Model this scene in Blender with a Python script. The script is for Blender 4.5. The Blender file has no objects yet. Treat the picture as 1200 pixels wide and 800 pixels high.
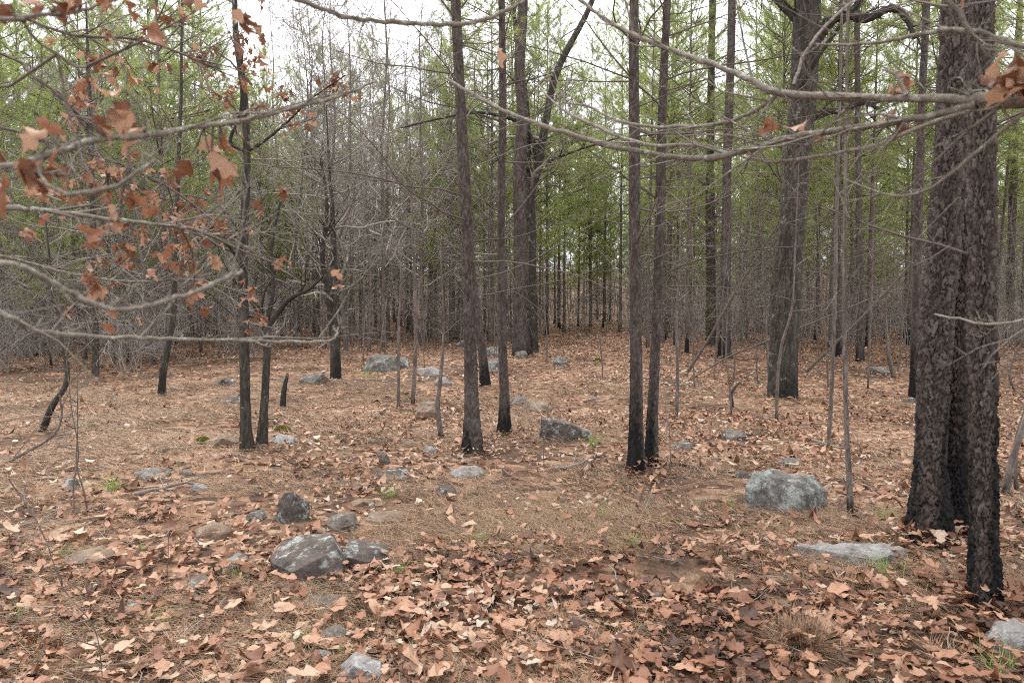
import bpy, bmesh, math, random
import numpy as np
from mathutils import Vector, noise as mnoise

R = math.radians
sc = bpy.context.scene
col = sc.collection

# ------------------------------------------------------------------ camera
F_PX, CX, CY, HORIZON, CAM_H = 867.0, 600.0, 400.0, 345.0, 1.6
PITCH = math.atan((CY - HORIZON) / F_PX)
cam_d = bpy.data.cameras.new('camera')
cam = bpy.data.objects.new('camera', cam_d)
col.objects.link(cam)
cam.location = (0, 0, CAM_H)
cam.rotation_euler = (R(90) - PITCH, 0, 0)
cam_d.sensor_width = 36.0
cam_d.lens = 36.0 * F_PX / 1200.0
cam_d.clip_end = 800
cam_d.clip_start = 0.05
cam_d.dof.use_dof = True
cam_d.dof.focus_distance = 7.0
cam_d.dof.aperture_fstop = 5.0
sc.camera = cam

# ------------------------------------------------------------------ overcast sky and sun
SUN_EL, SUN_AZ = R(68), R(-25)
world = bpy.data.worlds.new('World')
sc.world = world
world.use_nodes = True
nt = world.node_tree
nt.nodes.clear()
w_out = nt.nodes.new('ShaderNodeOutputWorld')
w_bg = nt.nodes.new('ShaderNodeBackground')
w_sky = nt.nodes.new('ShaderNodeTexSky')
w_sky.sky_type = 'NISHITA'
w_sky.sun_disc = False
w_sky.sun_elevation = SUN_EL
w_sky.sun_rotation = SUN_AZ
w_sky.dust_density = 4.0
w_hs = nt.nodes.new('ShaderNodeHueSaturation')
w_hs.inputs['Saturation'].default_value = 0.12
# cloud cover: an even grey-white layer mixed over the clear sky
w_mix = nt.nodes.new('ShaderNodeMix')
w_mix.data_type = 'RGBA'
w_mix.inputs[0].default_value = 0.75
w_mix.inputs[7].default_value = (9.6, 9.7, 10.1, 1)
nt.links.new(w_sky.outputs[0], w_hs.inputs['Color'])
nt.links.new(w_hs.outputs[0], w_mix.inputs[6])
nt.links.new(w_mix.outputs[2], w_bg.inputs['Color'])
w_bg.inputs['Strength'].default_value = 0.08
nt.links.new(w_bg.outputs[0], w_out.inputs[0])

sun_d = bpy.data.lights.new('sun', 'SUN')
sun_d.energy = 1.5
sun_d.angle = R(35)
sun_d.color = (1.0, 0.97, 0.93)
sun = bpy.data.objects.new('sun', sun_d)
col.objects.link(sun)
sun.location = (0, 0, 40)
sun.rotation_euler = (R(90) - SUN_EL, 0, R(180) - SUN_AZ)

sc.render.engine = 'CYCLES'
sc.view_settings.view_transform = 'Standard'
sc.view_settings.look = 'None'
sc.view_settings.exposure = 1.88
sc.view_settings.gamma = 1.0
cy = sc.cycles
cy.use_denoising = False
cy.pixel_filter_type = 'BLACKMAN_HARRIS'
cy.filter_width = 1.1
cy.max_bounces = 5
cy.diffuse_bounces = 3
cy.glossy_bounces = 2
cy.transmission_bounces = 3
cy.transparent_max_bounces = 4
cy.use_adaptive_sampling = True
cy.adaptive_threshold = 0.02


# ------------------------------------------------------------------ helpers
def fnoise(x, y, s, seed=0.0):
    return mnoise.noise(Vector((x * s + seed * 17.3, y * s - seed * 9.1, seed * 3.7)))


def gz(x, y):
    """height of the forest floor"""
    z = 0.07 * fnoise(x, y, 0.35, 1) + 0.03 * fnoise(x, y, 1.1, 2)
    d = math.hypot(x, y)
    k = min(1.0, max(0.0, (d - 3) / 12))
    z += 0.22 * k * fnoise(x, y, 0.09, 3)
    if d > 40:
        t = d - 40
        z += 0.0004 * t * t if t < 60 else 1.44 + 0.048 * (t - 60)
    return z


def gz_arr(X, Y):
    return np.array([gz(a, b) for a, b in zip(np.ravel(X), np.ravel(Y))])


_cp, _sp = math.cos(PITCH), math.sin(PITCH)


def ray(px, py):
    a, b = (px - CX) / F_PX, (CY - py) / F_PX
    # camera space (a, b, -1) -> world
    return np.array([a, _cp + b * _sp, -_sp + b * _cp])


def at(px, py, Y):
    """point seen at a pixel, at world depth Y"""
    r = ray(px, py)
    return np.array([0, 0, CAM_H]) + r * (Y / r[1])


def on_ground(px, py):
    r = ray(px, py)
    t = 0.5
    z = 0.0
    for _ in range(12):
        t = (z - CAM_H) / r[2]
        z = gz(r[0] * t, r[1] * t)
    p = np.array([0, 0, CAM_H]) + r * t
    p[2] = gz(p[0], p[1])
    return p


def project(p):
    x, y, z = p[0], p[1], p[2] - CAM_H
    f = y * _cp - z * _sp
    u = y * _sp + z * _cp
    return CX + F_PX * x / f, CY - F_PX * u / f


def unit(v):
    v = np.asarray(v, float)
    return v / (np.linalg.norm(v) + 1e-12)


class MB:
    """collects geometry for ONE mesh"""

    def __init__(self):
        self.V, self.T, self.Q, self.A, self.B = [], [], [], [], []
        self.TM, self.QM = [], []
        self.n = 0
        self.pend = {}

    def add(self, v, tris=None, quads=None, tint=0.5, mat=0, b=0.0):
        v = np.asarray(v, np.float32).reshape(-1, 3)
        self.V.append(v)
        self.A.append(np.broadcast_to(np.asarray(tint, np.float32), (len(v),)))
        self.B.append(np.broadcast_to(np.asarray(b, np.float32), (len(v),)))
        if tris is not None and len(tris):
            t = np.asarray(tris, np.int32).reshape(-1, 3) + self.n
            self.T.append(t)
            self.TM.append(np.full(len(t), mat, np.int32))
        if quads is not None and len(quads):
            q = np.asarray(quads, np.int32).reshape(-1, 4) + self.n
            self.Q.append(q)
            self.QM.append(np.full(len(q), mat, np.int32))
        self.n += len(v)

    def flush(self):
        """turn the waiting tubes into faces, all tubes of one size at once"""
        for (n, sides, mat), L in self.pend.items():
            P = np.array([a for a, _, _ in L])
            Rr = np.array([b for _, b, _ in L])
            ti = np.array([c for _, _, c in L])
            t = np.empty_like(P)
            t[:, 1:-1] = P[:, 2:] - P[:, :-2]
            t[:, 0] = P[:, 1] - P[:, 0]
            t[:, -1] = P[:, -1] - P[:, -2]
            t /= np.linalg.norm(t, axis=2)[..., None] + 1e-12
            ref = np.eye(3)[np.argmin(np.abs(t).mean(1), 1)][:, None, :]
            A = np.cross(t, np.broadcast_to(ref, t.shape))
            A /= np.linalg.norm(A, axis=2)[..., None] + 1e-12
            B = np.cross(t, A)
            th = np.arange(sides) * 2 * math.pi / sides
            v = P[:, :, None, :] + Rr[:, :, None, None] * (np.cos(th)[None, None, :, None] * A[:, :, None, :] + np.sin(th)[None, None, :, None] * B[:, :, None, :])
            i = np.arange(n - 1)[:, None] * sides
            j = np.arange(sides)[None, :]
            j2 = (j + 1) % sides
            q = np.stack([i + j, i + j2, i + sides + j2, i + sides + j], -1).reshape(-1, 4)
            K = len(L)
            q = (q[None] + (np.arange(K) * n * sides)[:, None, None]).reshape(-1, 4)
            self.add(v.reshape(-1, 3), quads=q, tint=np.repeat(ti, n * sides), mat=mat)
        self.pend = {}

    def mesh(self, name, mats, smooth=True):
        self.flush()
        me = bpy.data.meshes.new(name)
        V = np.concatenate(self.V) if self.V else np.zeros((0, 3), np.float32)
        T = np.concatenate(self.T) if self.T else np.zeros((0, 3), np.int32)
        Q = np.concatenate(self.Q) if self.Q else np.zeros((0, 4), np.int32)
        me.vertices.add(len(V))
        me.vertices.foreach_set('co', V.ravel())
        loops = np.concatenate([T.ravel(), Q.ravel()]).astype(np.int32)
        me.loops.add(len(loops))
        me.loops.foreach_set('vertex_index', loops)
        npoly = len(T) + len(Q)
        me.polygons.add(npoly)
        st = np.concatenate([np.arange(len(T)) * 3, len(T) * 3 + np.arange(len(Q)) * 4]).astype(np.int32)
        me.polygons.foreach_set('loop_start', st)
        mi = np.concatenate((self.TM or [np.zeros(0, np.int32)]) + (self.QM or [np.zeros(0, np.int32)]))
        for m in (mats if isinstance(mats, (list, tuple)) else [mats]):
            me.materials.append(m)
        me.polygons.foreach_set('material_index', mi.astype(np.int32))
        me.polygons.foreach_set('use_smooth', np.full(npoly, smooth))
        a = me.attributes.new('tint', 'FLOAT', 'POINT')
        a.data.foreach_set('value', np.concatenate(self.A))
        a = me.attributes.new('wear', 'FLOAT', 'POINT')
        a.data.foreach_set('value', np.concatenate(self.B))
        me.update()
        me.validate()
        return me


def link(name, me, parent=None, loc=None, rot=None, scale=None):
    o = bpy.data.objects.new(name, me)
    col.objects.link(o)
    if parent is not None:
        o.parent = parent
    if loc is not None:
        o.location = loc
    if rot is not None:
        o.rotation_euler = rot
    if scale is not None:
        o.scale = scale if hasattr(scale, '__len__') else (scale,) * 3
    return o


def tag(o, label, cat, group=None, kind=None):
    o['label'] = label
    o['category'] = cat
    if group:
        o['group'] = group
    if kind:
        o['kind'] = kind
    return o


def thing(name, label, cat, loc=(0, 0, 0), rotz=0.0, scale=1.0, group=None):
    o = link(name, None, None, loc, (0, 0, rotz), scale)
    o.empty_display_size = 0.1
    return tag(o, label, cat, group)


def spline(P, n):
    """Catmull-Rom through the rows of P (any columns), n samples"""
    P = np.asarray(P, float)
    if len(P) == 2:
        t = np.linspace(0, 1, n)[:, None]
        return P[0] * (1 - t) + P[1] * t
    E = np.vstack([2 * P[0] - P[1], P, 2 * P[-1] - P[-2]])
    out = []
    for u in np.linspace(0, len(P) - 1 - 1e-9, n):
        i = int(u)
        t = u - i
        a, b, c, d = E[i], E[i + 1], E[i + 2], E[i + 3]
        out.append(0.5 * ((2 * b) + (-a + c) * t + (2 * a - 5 * b + 4 * c - d) * t * t + (-a + 3 * b - 3 * c + d) * t ** 3))
    return np.array(out)


def frames(pts):
    t = np.gradient(pts, axis=0)
    t /= np.linalg.norm(t, axis=1)[:, None] + 1e-12
    m = np.abs(t).mean(0)
    ref = np.eye(3)[int(np.argmin(m))]
    a = np.cross(t, ref)
    a /= np.linalg.norm(a, axis=1)[:, None] + 1e-12
    b = np.cross(t, a)
    return t, a, b


def tube(mb, pts, rad, sides=4, tint=0.5, mat=0, b=0.0):
    pts = np.asarray(pts, float)
    n = len(pts)
    rad = np.broadcast_to(np.asarray(rad, float), (n,))
    mb.pend.setdefault((n, sides, mat), []).append((pts, rad, tint))


def hash2(i, j, s):
    h = np.sin(i * 127.1 + j * 311.7 + s * 74.7) * 43758.5453
    return h - np.floor(h)


def cells(u, v, nu, s):
    """cellular pattern, u wraps with period nu: F2-F1 and a random number for the nearest cell"""
    iu, iv = np.floor(u), np.floor(v)
    f1 = np.full(u.shape, 9.0)
    f2 = np.full(u.shape, 9.0)
    idr = np.zeros(u.shape)
    for du in (-1, 0, 1):
        for dv in (-1, 0, 1):
            cu, cv = iu + du, iv + dv
            wu = np.mod(cu, nu)
            ox, oy = hash2(wu, cv, s), hash2(wu, cv, s + 5.1)
            d = np.hypot(cu + 0.1 + 0.8 * ox - u, cv + 0.1 + 0.8 * oy - v)
            r = hash2(wu, cv, s + 9.7)
            near = d < f1
            f2 = np.where(near, f1, np.minimum(f2, d))
            idr = np.where(near, r, idr)
            f1 = np.where(near, d, f1)
    return f2 - f1, idr


def trunk_mesh(name, path, rad, mat, sides, dz, bark, seed, char=0.0, flare=0.65, depth=0.012, moss=0.0, hvis=99.0):
    """a trunk swept along path with barked relief; wear = charring from the foot up (or moss)"""
    P = np.column_stack([np.asarray(path, float), rad])
    L = np.linalg.norm(np.diff(P[:, :3], axis=0), axis=1).sum()
    S0 = spline(P, max(24, 8 * len(P)))
    l0 = np.concatenate([[0], np.cumsum(np.linalg.norm(np.diff(S0[:, :3], axis=0), axis=1))])
    fine = min(L, hvis)
    rows = np.concatenate([np.linspace(0, fine, max(6, int(fine / dz)), endpoint=fine >= L), np.linspace(fine, L, max(3, int((L - fine) / 0.12))) if fine < L else []])
    S = np.column_stack([np.interp(rows, l0, S0[:, k]) for k in range(4)])
    n = len(S)
    pts, r = S[:, :3], np.maximum(S[:, 3], 0.004)
    ln = np.concatenate([[0], np.cumsum(np.linalg.norm(np.diff(pts, axis=0), axis=1))])
    t, A, B = frames(pts)
    th = np.arange(sides) * 2 * math.pi / sides
    TH, LN = np.meshgrid(th, ln)
    RR = np.repeat(r[:, None], sides, 1) * 0.95
    rng = np.random.default_rng(seed)
    lob = int(rng.integers(3, 6))
    ph = rng.uniform(0, 6.28)
    hh = np.maximum(LN, 0)
    fl = 1 + flare * np.exp(-hh / (3.0 * rad[0] + 0.05)) * (0.6 + 0.5 * np.cos(lob * TH + ph))
    fl += 0.05 * np.sin(2 * TH + LN * 2.1 + ph) + 0.035 * np.sin(3 * TH - LN * 3.3 + 2 * ph)
    rmean = float(np.mean(rad))
    if bark == 'pine':
        cw, ch_ = max(0.024, rmean * 0.33), max(0.06, rmean * 0.8)
    else:
        cw, ch_ = max(0.02, rmean * 0.17), max(0.10, rmean * 0.95)
    nu = max(5, int(round(2 * math.pi * rmean / cw)))
    warp = 0.5 * np.sin(LN * 7 + 3 * np.sin(TH * 2 + ph)) + 0.3 * np.sin(LN * 19 + TH * 3) + 0.3 * np.sin(LN * 41 - TH * 5 + ph)
    u = np.mod(TH / (2 * math.pi) * nu + warp * 0.6, nu)
    v = LN / ch_ * (1 + 0.0 * TH) + 0.45 * np.sin(TH * 3 + ph + LN) + 0.3 * np.sin(TH * 8 + LN * 5) + 0.2 * np.sin(TH * 17 - LN * 9)
    g, idr = cells(u, v, nu, seed % 97)
    plate = np.clip((g - 0.07) / (0.11 if bark == 'pine' else 0.22), 0, 1)
    plate = plate * plate * (3 - 2 * plate)
    g2, id2 = cells(np.mod(u * 2, 2 * nu), v * 2.4, 2 * nu, seed % 89 + 3)
    rel = depth * (plate * (0.45 + 0.8 * idr) + 0.45 * np.clip((g2 - 0.03) / 0.15, 0, 1) * id2) - depth * 1.25
    rad_v = RR * fl + rel * np.clip(RR / max(rad[0], 1e-4), 0.4, 1)
    V = pts[:, None, :] + rad_v[..., None] * (np.cos(TH)[..., None] * A[:, None, :] + np.sin(TH)[..., None] * B[:, None, :])
    i = np.arange(n - 1)[:, None] * sides
    j = np.arange(sides)[None, :]
    j2 = (j + 1) % sides
    q = np.stack([i + j, i + j2, i + sides + j2, i + sides + j], -1).reshape(-1, 4)
    wear = np.zeros_like(LN)
    if char > 0:
        edge = char * (0.85 + 0.5 * np.sin(TH + ph) + 0.3 * np.sin(3 * TH + 2 * ph) + 0.8 * (idr - 0.5) + 0.6 * (id2 - 0.5))
        wear = np.clip((edge - LN) / (0.5 * char) + 0.5, 0, 1)
    if moss > 0:
        mo = 0.5 + 0.5 * np.cos(TH - ph) + 0.6 * np.sin(LN * 1.7 + ph) * np.sin(LN * 0.6) + 0.5 * (id2 - 0.5)
        wear = np.clip((mo - 1.25 + moss) * 2.2, 0, 1)
    mb = MB()
    mb.add(V.reshape(-1, 3), quads=q, tint=(0.55 * idr + 0.3 * id2 + 0.15).ravel(), b=wear.ravel())
    return mb.mesh(name, mat), S


def rot_from_z(d, spin):
    """(N,3) directions, (N,) spin -> (N,3,3) matrices whose third column is d"""
    d = d / (np.linalg.norm(d, axis=1)[:, None] + 1e-12)
    ref = np.where(np.abs(d[:, 2:3]) < 0.9, np.array([[0, 0, 1.0]]), np.array([[1.0, 0, 0]]))
    a = np.cross(ref, d)
    a /= np.linalg.norm(a, axis=1)[:, None] + 1e-12
    b = np.cross(d, a)
    c, s = np.cos(spin)[:, None], np.sin(spin)[:, None]
    return np.stack([a * c + b * s, b * c - a * s, d], -1)


def scatter(mb, proto_v, proto_t, pos, M, scale, tint, mat=0):
    """batch copies of one small mesh into mb"""
    N, k = len(pos), len(proto_v)
    if N == 0:
        return
    v = np.einsum('nij,kj->nki', M, proto_v) * np.asarray(scale).reshape(-1, 1, 1) + pos[:, None, :]
    f = (proto_t[None] + (np.arange(N) * k)[:, None, None]).reshape(-1, 3)
    mb.add(v.reshape(-1, 3), tris=f, tint=np.repeat(np.broadcast_to(tint, (N,)), k), mat=mat)


# ------------------------------------------------------------------ materials
def new_mat(name):
    m = bpy.data.materials.new(name)
    m.use_nodes = True
    t = m.node_tree
    t.nodes.clear()
    return m, t


def N(t, kind, **kw):
    n = t.nodes.new(kind)
    for k, v in kw.items():
        if k.startswith('i_'):
            n.inputs[k[2:].replace('_', ' ')].default_value = v
        else:
            setattr(n, k, v)
    return n


def ramp(t, src, stops):
    n = t.nodes.new('ShaderNodeValToRGB')
    e = n.color_ramp.elements
    while len(e) < len(stops):
        e.new(0.5)
    for s, (p, c) in zip(e, stops):
        s.position = p
        s.color = (*c, 1) if len(c) == 3 else c
    t.links.new(src, n.inputs[0])
    return n


def mix(t, fac, a, b, mode='MIX'):
    n = t.nodes.new('ShaderNodeMix')
    n.data_type = 'RGBA'
    n.blend_type = mode
    for sock, v in ((n.inputs[0], fac), (n.inputs[6], a), (n.inputs[7], b)):
        if hasattr(v, 'is_linked') or hasattr(v, 'links'):
            t.links.new(v, sock)
        else:
            sock.default_value = v if not isinstance(v, tuple) or len(v) == 4 else (*v, 1)
    return n.outputs[2]


def coords(t, scale=(1, 1, 1)):
    g = t.nodes.new('ShaderNodeTexCoord')
    m = t.nodes.new('ShaderNodeMapping')
    m.inputs['Scale'].default_value = scale
    t.links.new(g.outputs['Object'], m.inputs[0])
    return m.outputs[0]


def noise_tex(t, vec, scale, detail=4, rough=0.6):
    n = N(t, 'ShaderNodeTexNoise')
    n.inputs['Scale'].default_value = scale
    n.inputs['Detail'].default_value = detail
    n.inputs['Roughness'].default_value = rough
    t.links.new(vec, n.inputs['Vector'])
    return n.outputs['Fac']


def bump(t, h, strength, dist):
    n = N(t, 'ShaderNodeBump')
    n.inputs['Strength'].default_value = strength
    n.inputs['Distance'].default_value = dist
    t.links.new(h, n.inputs['Height'])
    return n.outputs[0]


def finish(t, colour, rough=0.85, normal=None, transl=0.0, tcol=None, spec=0.25):
    p = N(t, 'ShaderNodeBsdfPrincipled')
    p.inputs['Roughness'].default_value = rough
    p.inputs['Specular IOR Level'].default_value = spec
    t.links.new(colour, p.inputs['Base Color'])
    if normal is not None:
        t.links.new(normal, p.inputs['Normal'])
    o = N(t, 'ShaderNodeOutputMaterial')
    if transl > 0:
        tr = N(t, 'ShaderNodeBsdfTranslucent')
        t.links.new(tcol if tcol is not None else colour, tr.inputs['Color'])
        mx = N(t, 'ShaderNodeMixShader')
        mx.inputs[0].default_value = transl
        t.links.new(p.outputs[0], mx.inputs[1])
        t.links.new(tr.outputs[0], mx.inputs[2])
        t.links.new(mx.outputs[0], o.inputs[0])
    else:
        t.links.new(p.outputs[0], o.inputs[0])


def attr(t, name):
    return N(t, 'ShaderNodeAttribute', attribute_name=name).outputs['Fac']


def objrand(t):
    return N(t, 'ShaderNodeObjectInfo').outputs['Random']


def mat_ground():
    m, t = new_mat('forest_floor')
    c = coords(t)
    big = noise_tex(t, c, 0.55, 5, 0.65)
    mid = noise_tex(t, c, 4.5, 6, 0.7)
    fine = noise_tex(t, coords(t, (1, 0.35, 1)), 60, 6, 0.75)
    straw = ramp(t, mid, [(0.25, (0.022, 0.014, 0.010)), (0.45, (0.06, 0.036, 0.022)), (0.62, (0.125, 0.077, 0.047)), (0.8, (0.22, 0.15, 0.098))])
    leaf_v = N(t, 'ShaderNodeTexVoronoi', feature='F1')
    leaf_v.inputs['Scale'].default_value = 10.0
    t.links.new(c, leaf_v.inputs['Vector'])
    sep = N(t, 'ShaderNodeSeparateColor')
    t.links.new(leaf_v.outputs['Color'], sep.inputs[0])
    lv = ramp(t, sep.outputs[0], [(0.0, (0.05, 0.028, 0.019)), (0.35, (0.16, 0.09, 0.057)), (0.7, (0.29, 0.175, 0.115)), (1.0, (0.40, 0.28, 0.2))])
    f = ramp(t, big, [(0.38, (0, 0, 0)), (0.58, (1, 1, 1))])
    base = mix(t, f.outputs[0], straw.outputs[0], lv.outputs[0])
    fr = ramp(t, fine, [(0.3, (0.35, 0.32, 0.3)), (0.7, (1.3, 1.25, 1.15))])
    colr = mix(t, 0.85, base, fr.outputs[0], 'MULTIPLY')
    nm = bump(t, fine, 0.8, 0.03)
    finish(t, colr, 0.95, nm)
    return m


def mat_leaf(name, stops, transl, rough=0.6):
    m, t = new_mat(name)
    a = attr(t, 'tint')
    c = ramp(t, a, stops)
    n = noise_tex(t, coords(t), 55, 4, 0.6)
    nr = ramp(t, n, [(0.3, (0.75, 0.72, 0.7)), (0.7, (1.12, 1.12, 1.12))])
    colr = mix(t, 0.8, c.outputs[0], nr.outputs[0], 'MULTIPLY')
    finish(t, colr, rough, None, transl, None, 0.3)
    return m


def mat_needle(name, lo, mi, hi, transl):
    m, t = new_mat(name)
    a = attr(t, 'tint')
    r = N(t, 'ShaderNodeMath', operation='MULTIPLY_ADD')
    t.links.new(objrand(t), r.inputs[0])
    r.inputs[1].default_value = 0.3
    s = N(t, 'ShaderNodeMath', operation='MULTIPLY')
    t.links.new(a, s.inputs[0])
    s.inputs[1].default_value = 0.75
    t.links.new(s.outputs[0], r.inputs[2])
    c = ramp(t, r.outputs[0], [(0.0, lo), (0.5, mi), (1.0, hi)])
    finish(t, c.outputs[0], 0.55, None, transl, None, 0.3)
    return m


def mat_bark(name, stops, wearcol, scale, lichen=0.0, stretch=0.25, bumpd=0.01, lcol=(0.36, 0.38, 0.33), lscale=5.5):
    m, t = new_mat(name)
    c = coords(t, (1, 1, stretch))
    n = noise_tex(t, c, scale, 7, 0.7)
    n2 = noise_tex(t, coords(t), scale * 0.2, 5, 0.65)
    a = attr(t, 'tint')
    mm = N(t, 'ShaderNodeMath', operation='MULTIPLY_ADD')
    t.links.new(a, mm.inputs[0])
    mm.inputs[1].default_value = 0.55
    ms = N(t, 'ShaderNodeMath', operation='MULTIPLY_ADD')
    t.links.new(n, ms.inputs[0])
    ms.inputs[1].default_value = 0.9
    ms.inputs[2].default_value = -0.27
    t.links.new(ms.outputs[0], mm.inputs[2])
    colr = ramp(t, mm.outputs[0], stops).outputs[0]
    if lichen > 0:
        lf = ramp(t, noise_tex(t, coords(t), lscale, 8, 0.78), [(0.60 - 0.12 * lichen, (0, 0, 0)), (0.68 - 0.1 * lichen, (1, 1, 1))])
        lm = N(t, 'ShaderNodeMath', operation='MULTIPLY')
        t.links.new(lf.outputs[0], lm.inputs[0])
        lm.inputs[1].default_value = 0.75
        colr = mix(t, lm.outputs[0], colr, (*lcol, 1))
    if wearcol is not None:
        wv = ramp(t, noise_tex(t, c, scale * 0.6, 4, 0.6), [(0.3, wearcol), (0.7, tuple(min(1, 2.0 * q) for q in wearcol))])
        colr = mix(t, attr(t, 'wear'), colr, wv.outputs[0])
    nm = bump(t, n, 0.7, bumpd)
    finish(t, colr, 0.9, nm, spec=0.2)
    return m


def mat_rock(name, base, hi, lich, lam, moss=0.0):
    m, t = new_mat(name)
    c = coords(t)
    # each rock is sampled at its own place in the noise
    loc = N(t, 'ShaderNodeObjectInfo').outputs['Location']
    va = N(t, 'ShaderNodeVectorMath', operation='ADD')
    t.links.new(c, va.inputs[0])
    t.links.new(loc, va.inputs[1])
    c = va.outputs[0]
    n = noise_tex(t, c, 9, 8, 0.72)
    n2 = noise_tex(t, c, 60, 5, 0.7)
    r = ramp(t, n, [(0.3, base), (0.68, hi)])
    st = ramp(t, noise_tex(t, c, 3.5, 5, 0.6), [(0.45, (1, 1, 1)), (0.7, (0.95, 0.72, 0.55))])
    colr = mix(t, 0.7, r.outputs[0], st.outputs[0], 'MULTIPLY')
    lf = ramp(t, noise_tex(t, c, 11, 10, 0.74), [(0.62 - lam, (0, 0, 0)), (0.72 - lam, (0.85, 0.85, 0.85))])
    lb = ramp(t, n2, [(0.3, tuple(0.7 * q for q in lich)), (0.6, lich)])
    colr = mix(t, lf.outputs[0], colr, lb.outputs[0])
    sp = ramp(t, noise_tex(t, c, 28, 3, 0.5), [(0.3, (0.45, 0.43, 0.42)), (0.42, (1, 1, 1))])
    colr = mix(t, 0.8, colr, sp.outputs[0], 'MULTIPLY')
    if moss > 0:
        mf = ramp(t, noise_tex(t, c, 5, 6, 0.7), [(0.68 - moss, (0, 0, 0)), (0.74 - moss, (1, 1, 1))])
        colr = mix(t, mf.outputs[0], colr, (0.13, 0.14, 0.03, 1))
    h = N(t, 'ShaderNodeMath', operation='ADD')
    t.links.new(n, h.inputs[0])
    t.links.new(n2, h.inputs[1])
    nm = bump(t, h.outputs[0], 0.7, 0.02)
    finish(t, colr, 0.9, nm, spec=0.25)
    return m


M = {}
M['ground'] = mat_ground()
M['litter'] = mat_leaf('dry_oak_leaf', [(0.0, (0.04, 0.020, 0.013)), (0.2, (0.125, 0.053, 0.029)), (0.45, (0.232, 0.110, 0.062)),
                                       (0.7, (0.31, 0.174, 0.109)), (0.9, (0.355, 0.24, 0.163)), (1.0, (0.40, 0.33, 0.265))], 0.12)
M['hang'] = mat_leaf('hanging_oak_leaf', [(0.0, (0.10, 0.04, 0.02)), (0.5, (0.24, 0.105, 0.055)), (1.0, (0.42, 0.26, 0.17))], 0.35, 0.5)
M['straw'] = mat_leaf('pine_straw', [(0.0, (0.09, 0.05, 0.03)), (0.5, (0.2, 0.118, 0.064)), (1.0, (0.38, 0.275, 0.17))], 0.0)
M['needle'] = mat_needle('pine_needle', (0.13, 0.175, 0.05), (0.27, 0.33, 0.10), (0.44, 0.45, 0.165), 0.5)
M['cedar'] = mat_needle('cedar_needle', (0.04, 0.07, 0.022), (0.09, 0.13, 0.035), (0.15, 0.17, 0.05), 0.3)
M['grass'] = mat_leaf('green_grass', [(0.0, (0.30, 0.24, 0.11)), (0.35, (0.20, 0.24, 0.075)), (1.0, (0.22, 0.34, 0.09))], 0.3)
M['drygrass'] = mat_leaf('dry_grass', [(0.0, (0.12, 0.07, 0.04)), (0.5, (0.28, 0.18, 0.11)), (1.0, (0.42, 0.30, 0.19))], 0.1)
M['pine'] = mat_bark('pine_bark', [(0.05, (0.014, 0.011, 0.010)), (0.4, (0.047, 0.036, 0.031)), (0.7, (0.102, 0.083, 0.073)), (1.0, (0.215, 0.19, 0.173))],
                     (0.007, 0.0065, 0.0065), 42, 0.0, 0.55)
M['pinefar'] = mat_bark('young_pine_bark', [(0.1, (0.04, 0.031, 0.026)), (0.45, (0.105, 0.083, 0.071)), (0.9, (0.24, 0.205, 0.182))],
                        (0.010, 0.009, 0.008), 22, 0.0, 0.5)
M['oak'] = mat_bark('oak_bark', [(0.05, (0.012, 0.010, 0.008)), (0.45, (0.038, 0.032, 0.026)), (0.75, (0.085, 0.075, 0.063)), (1.0, (0.22, 0.207, 0.18))],
                    (0.012, 0.011, 0.010), 30, 0.1)
M['mossy'] = mat_bark('mossy_oak_bark', [(0.1, (0.013, 0.011, 0.009)), (0.45, (0.036, 0.031, 0.025)), (0.8, (0.075, 0.068, 0.056)), (1.0, (0.2, 0.185, 0.16))],
                      (0.03, 0.034, 0.008), 30, 0.2)
M['twig'] = mat_bark('grey_twig', [(0.15, (0.055, 0.045, 0.036)), (0.45, (0.15, 0.128, 0.104)), (0.85, (0.30, 0.275, 0.235))], None, 90, 0.5, 1.0, 0.004, (0.33, 0.35, 0.30), 38)
M['twigdark'] = mat_bark('brown_twig', [(0.1, (0.05, 0.04, 0.033)), (0.5, (0.115, 0.094, 0.078)), (0.9, (0.22, 0.187, 0.16))], None, 40, 0.0, 1.0, 0.002)
M['brush'] = mat_bark('bare_brush', [(0.1, (0.12, 0.102, 0.088)), (0.5, (0.26, 0.232, 0.206)), (0.9, (0.45, 0.42, 0.39))], None, 20, 0.0, 1.0, 0.002)
M['deadwood'] = mat_bark('weathered_wood', [(0.1, (0.08, 0.065, 0.055)), (0.5, (0.18, 0.155, 0.13)), (0.9, (0.33, 0.30, 0.27))], (0.02, 0.018, 0.016), 30, 0.0, 1.0, 0.004)
M['rock_grey'] = mat_rock('grey_sandstone', (0.055, 0.048, 0.043), (0.165, 0.15, 0.135), (0.30, 0.315, 0.295), 0.08)
M['rock_lichen'] = mat_rock('lichened_stone', (0.05, 0.047, 0.045), (0.16, 0.157, 0.148), (0.30, 0.315, 0.295), 0.14)
M['rock_dark'] = mat_rock('dark_stone', (0.028, 0.023, 0.021), (0.12, 0.098, 0.085), (0.36, 0.375, 0.355), 0.10)
M['rock_tan'] = mat_rock('tan_stone', (0.09, 0.065, 0.048), (0.23, 0.175, 0.13), (0.30, 0.275, 0.225), 0.02)
M['rock_pale'] = mat_rock('pale_stone', (0.11, 0.104, 0.10), (0.25, 0.24, 0.23), (0.34, 0.35, 0.345), 0.08)
M['rock_moss'] = mat_rock('mossy_stone', (0.07, 0.064, 0.058), (0.19, 0.183, 0.17), (0.31, 0.325, 0.295), 0.10, 0.10)
M['moss'] = mat_leaf('moss', [(0.0, (0.08, 0.085, 0.015)), (1.0, (0.25, 0.24, 0.04))], 0.1)

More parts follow.
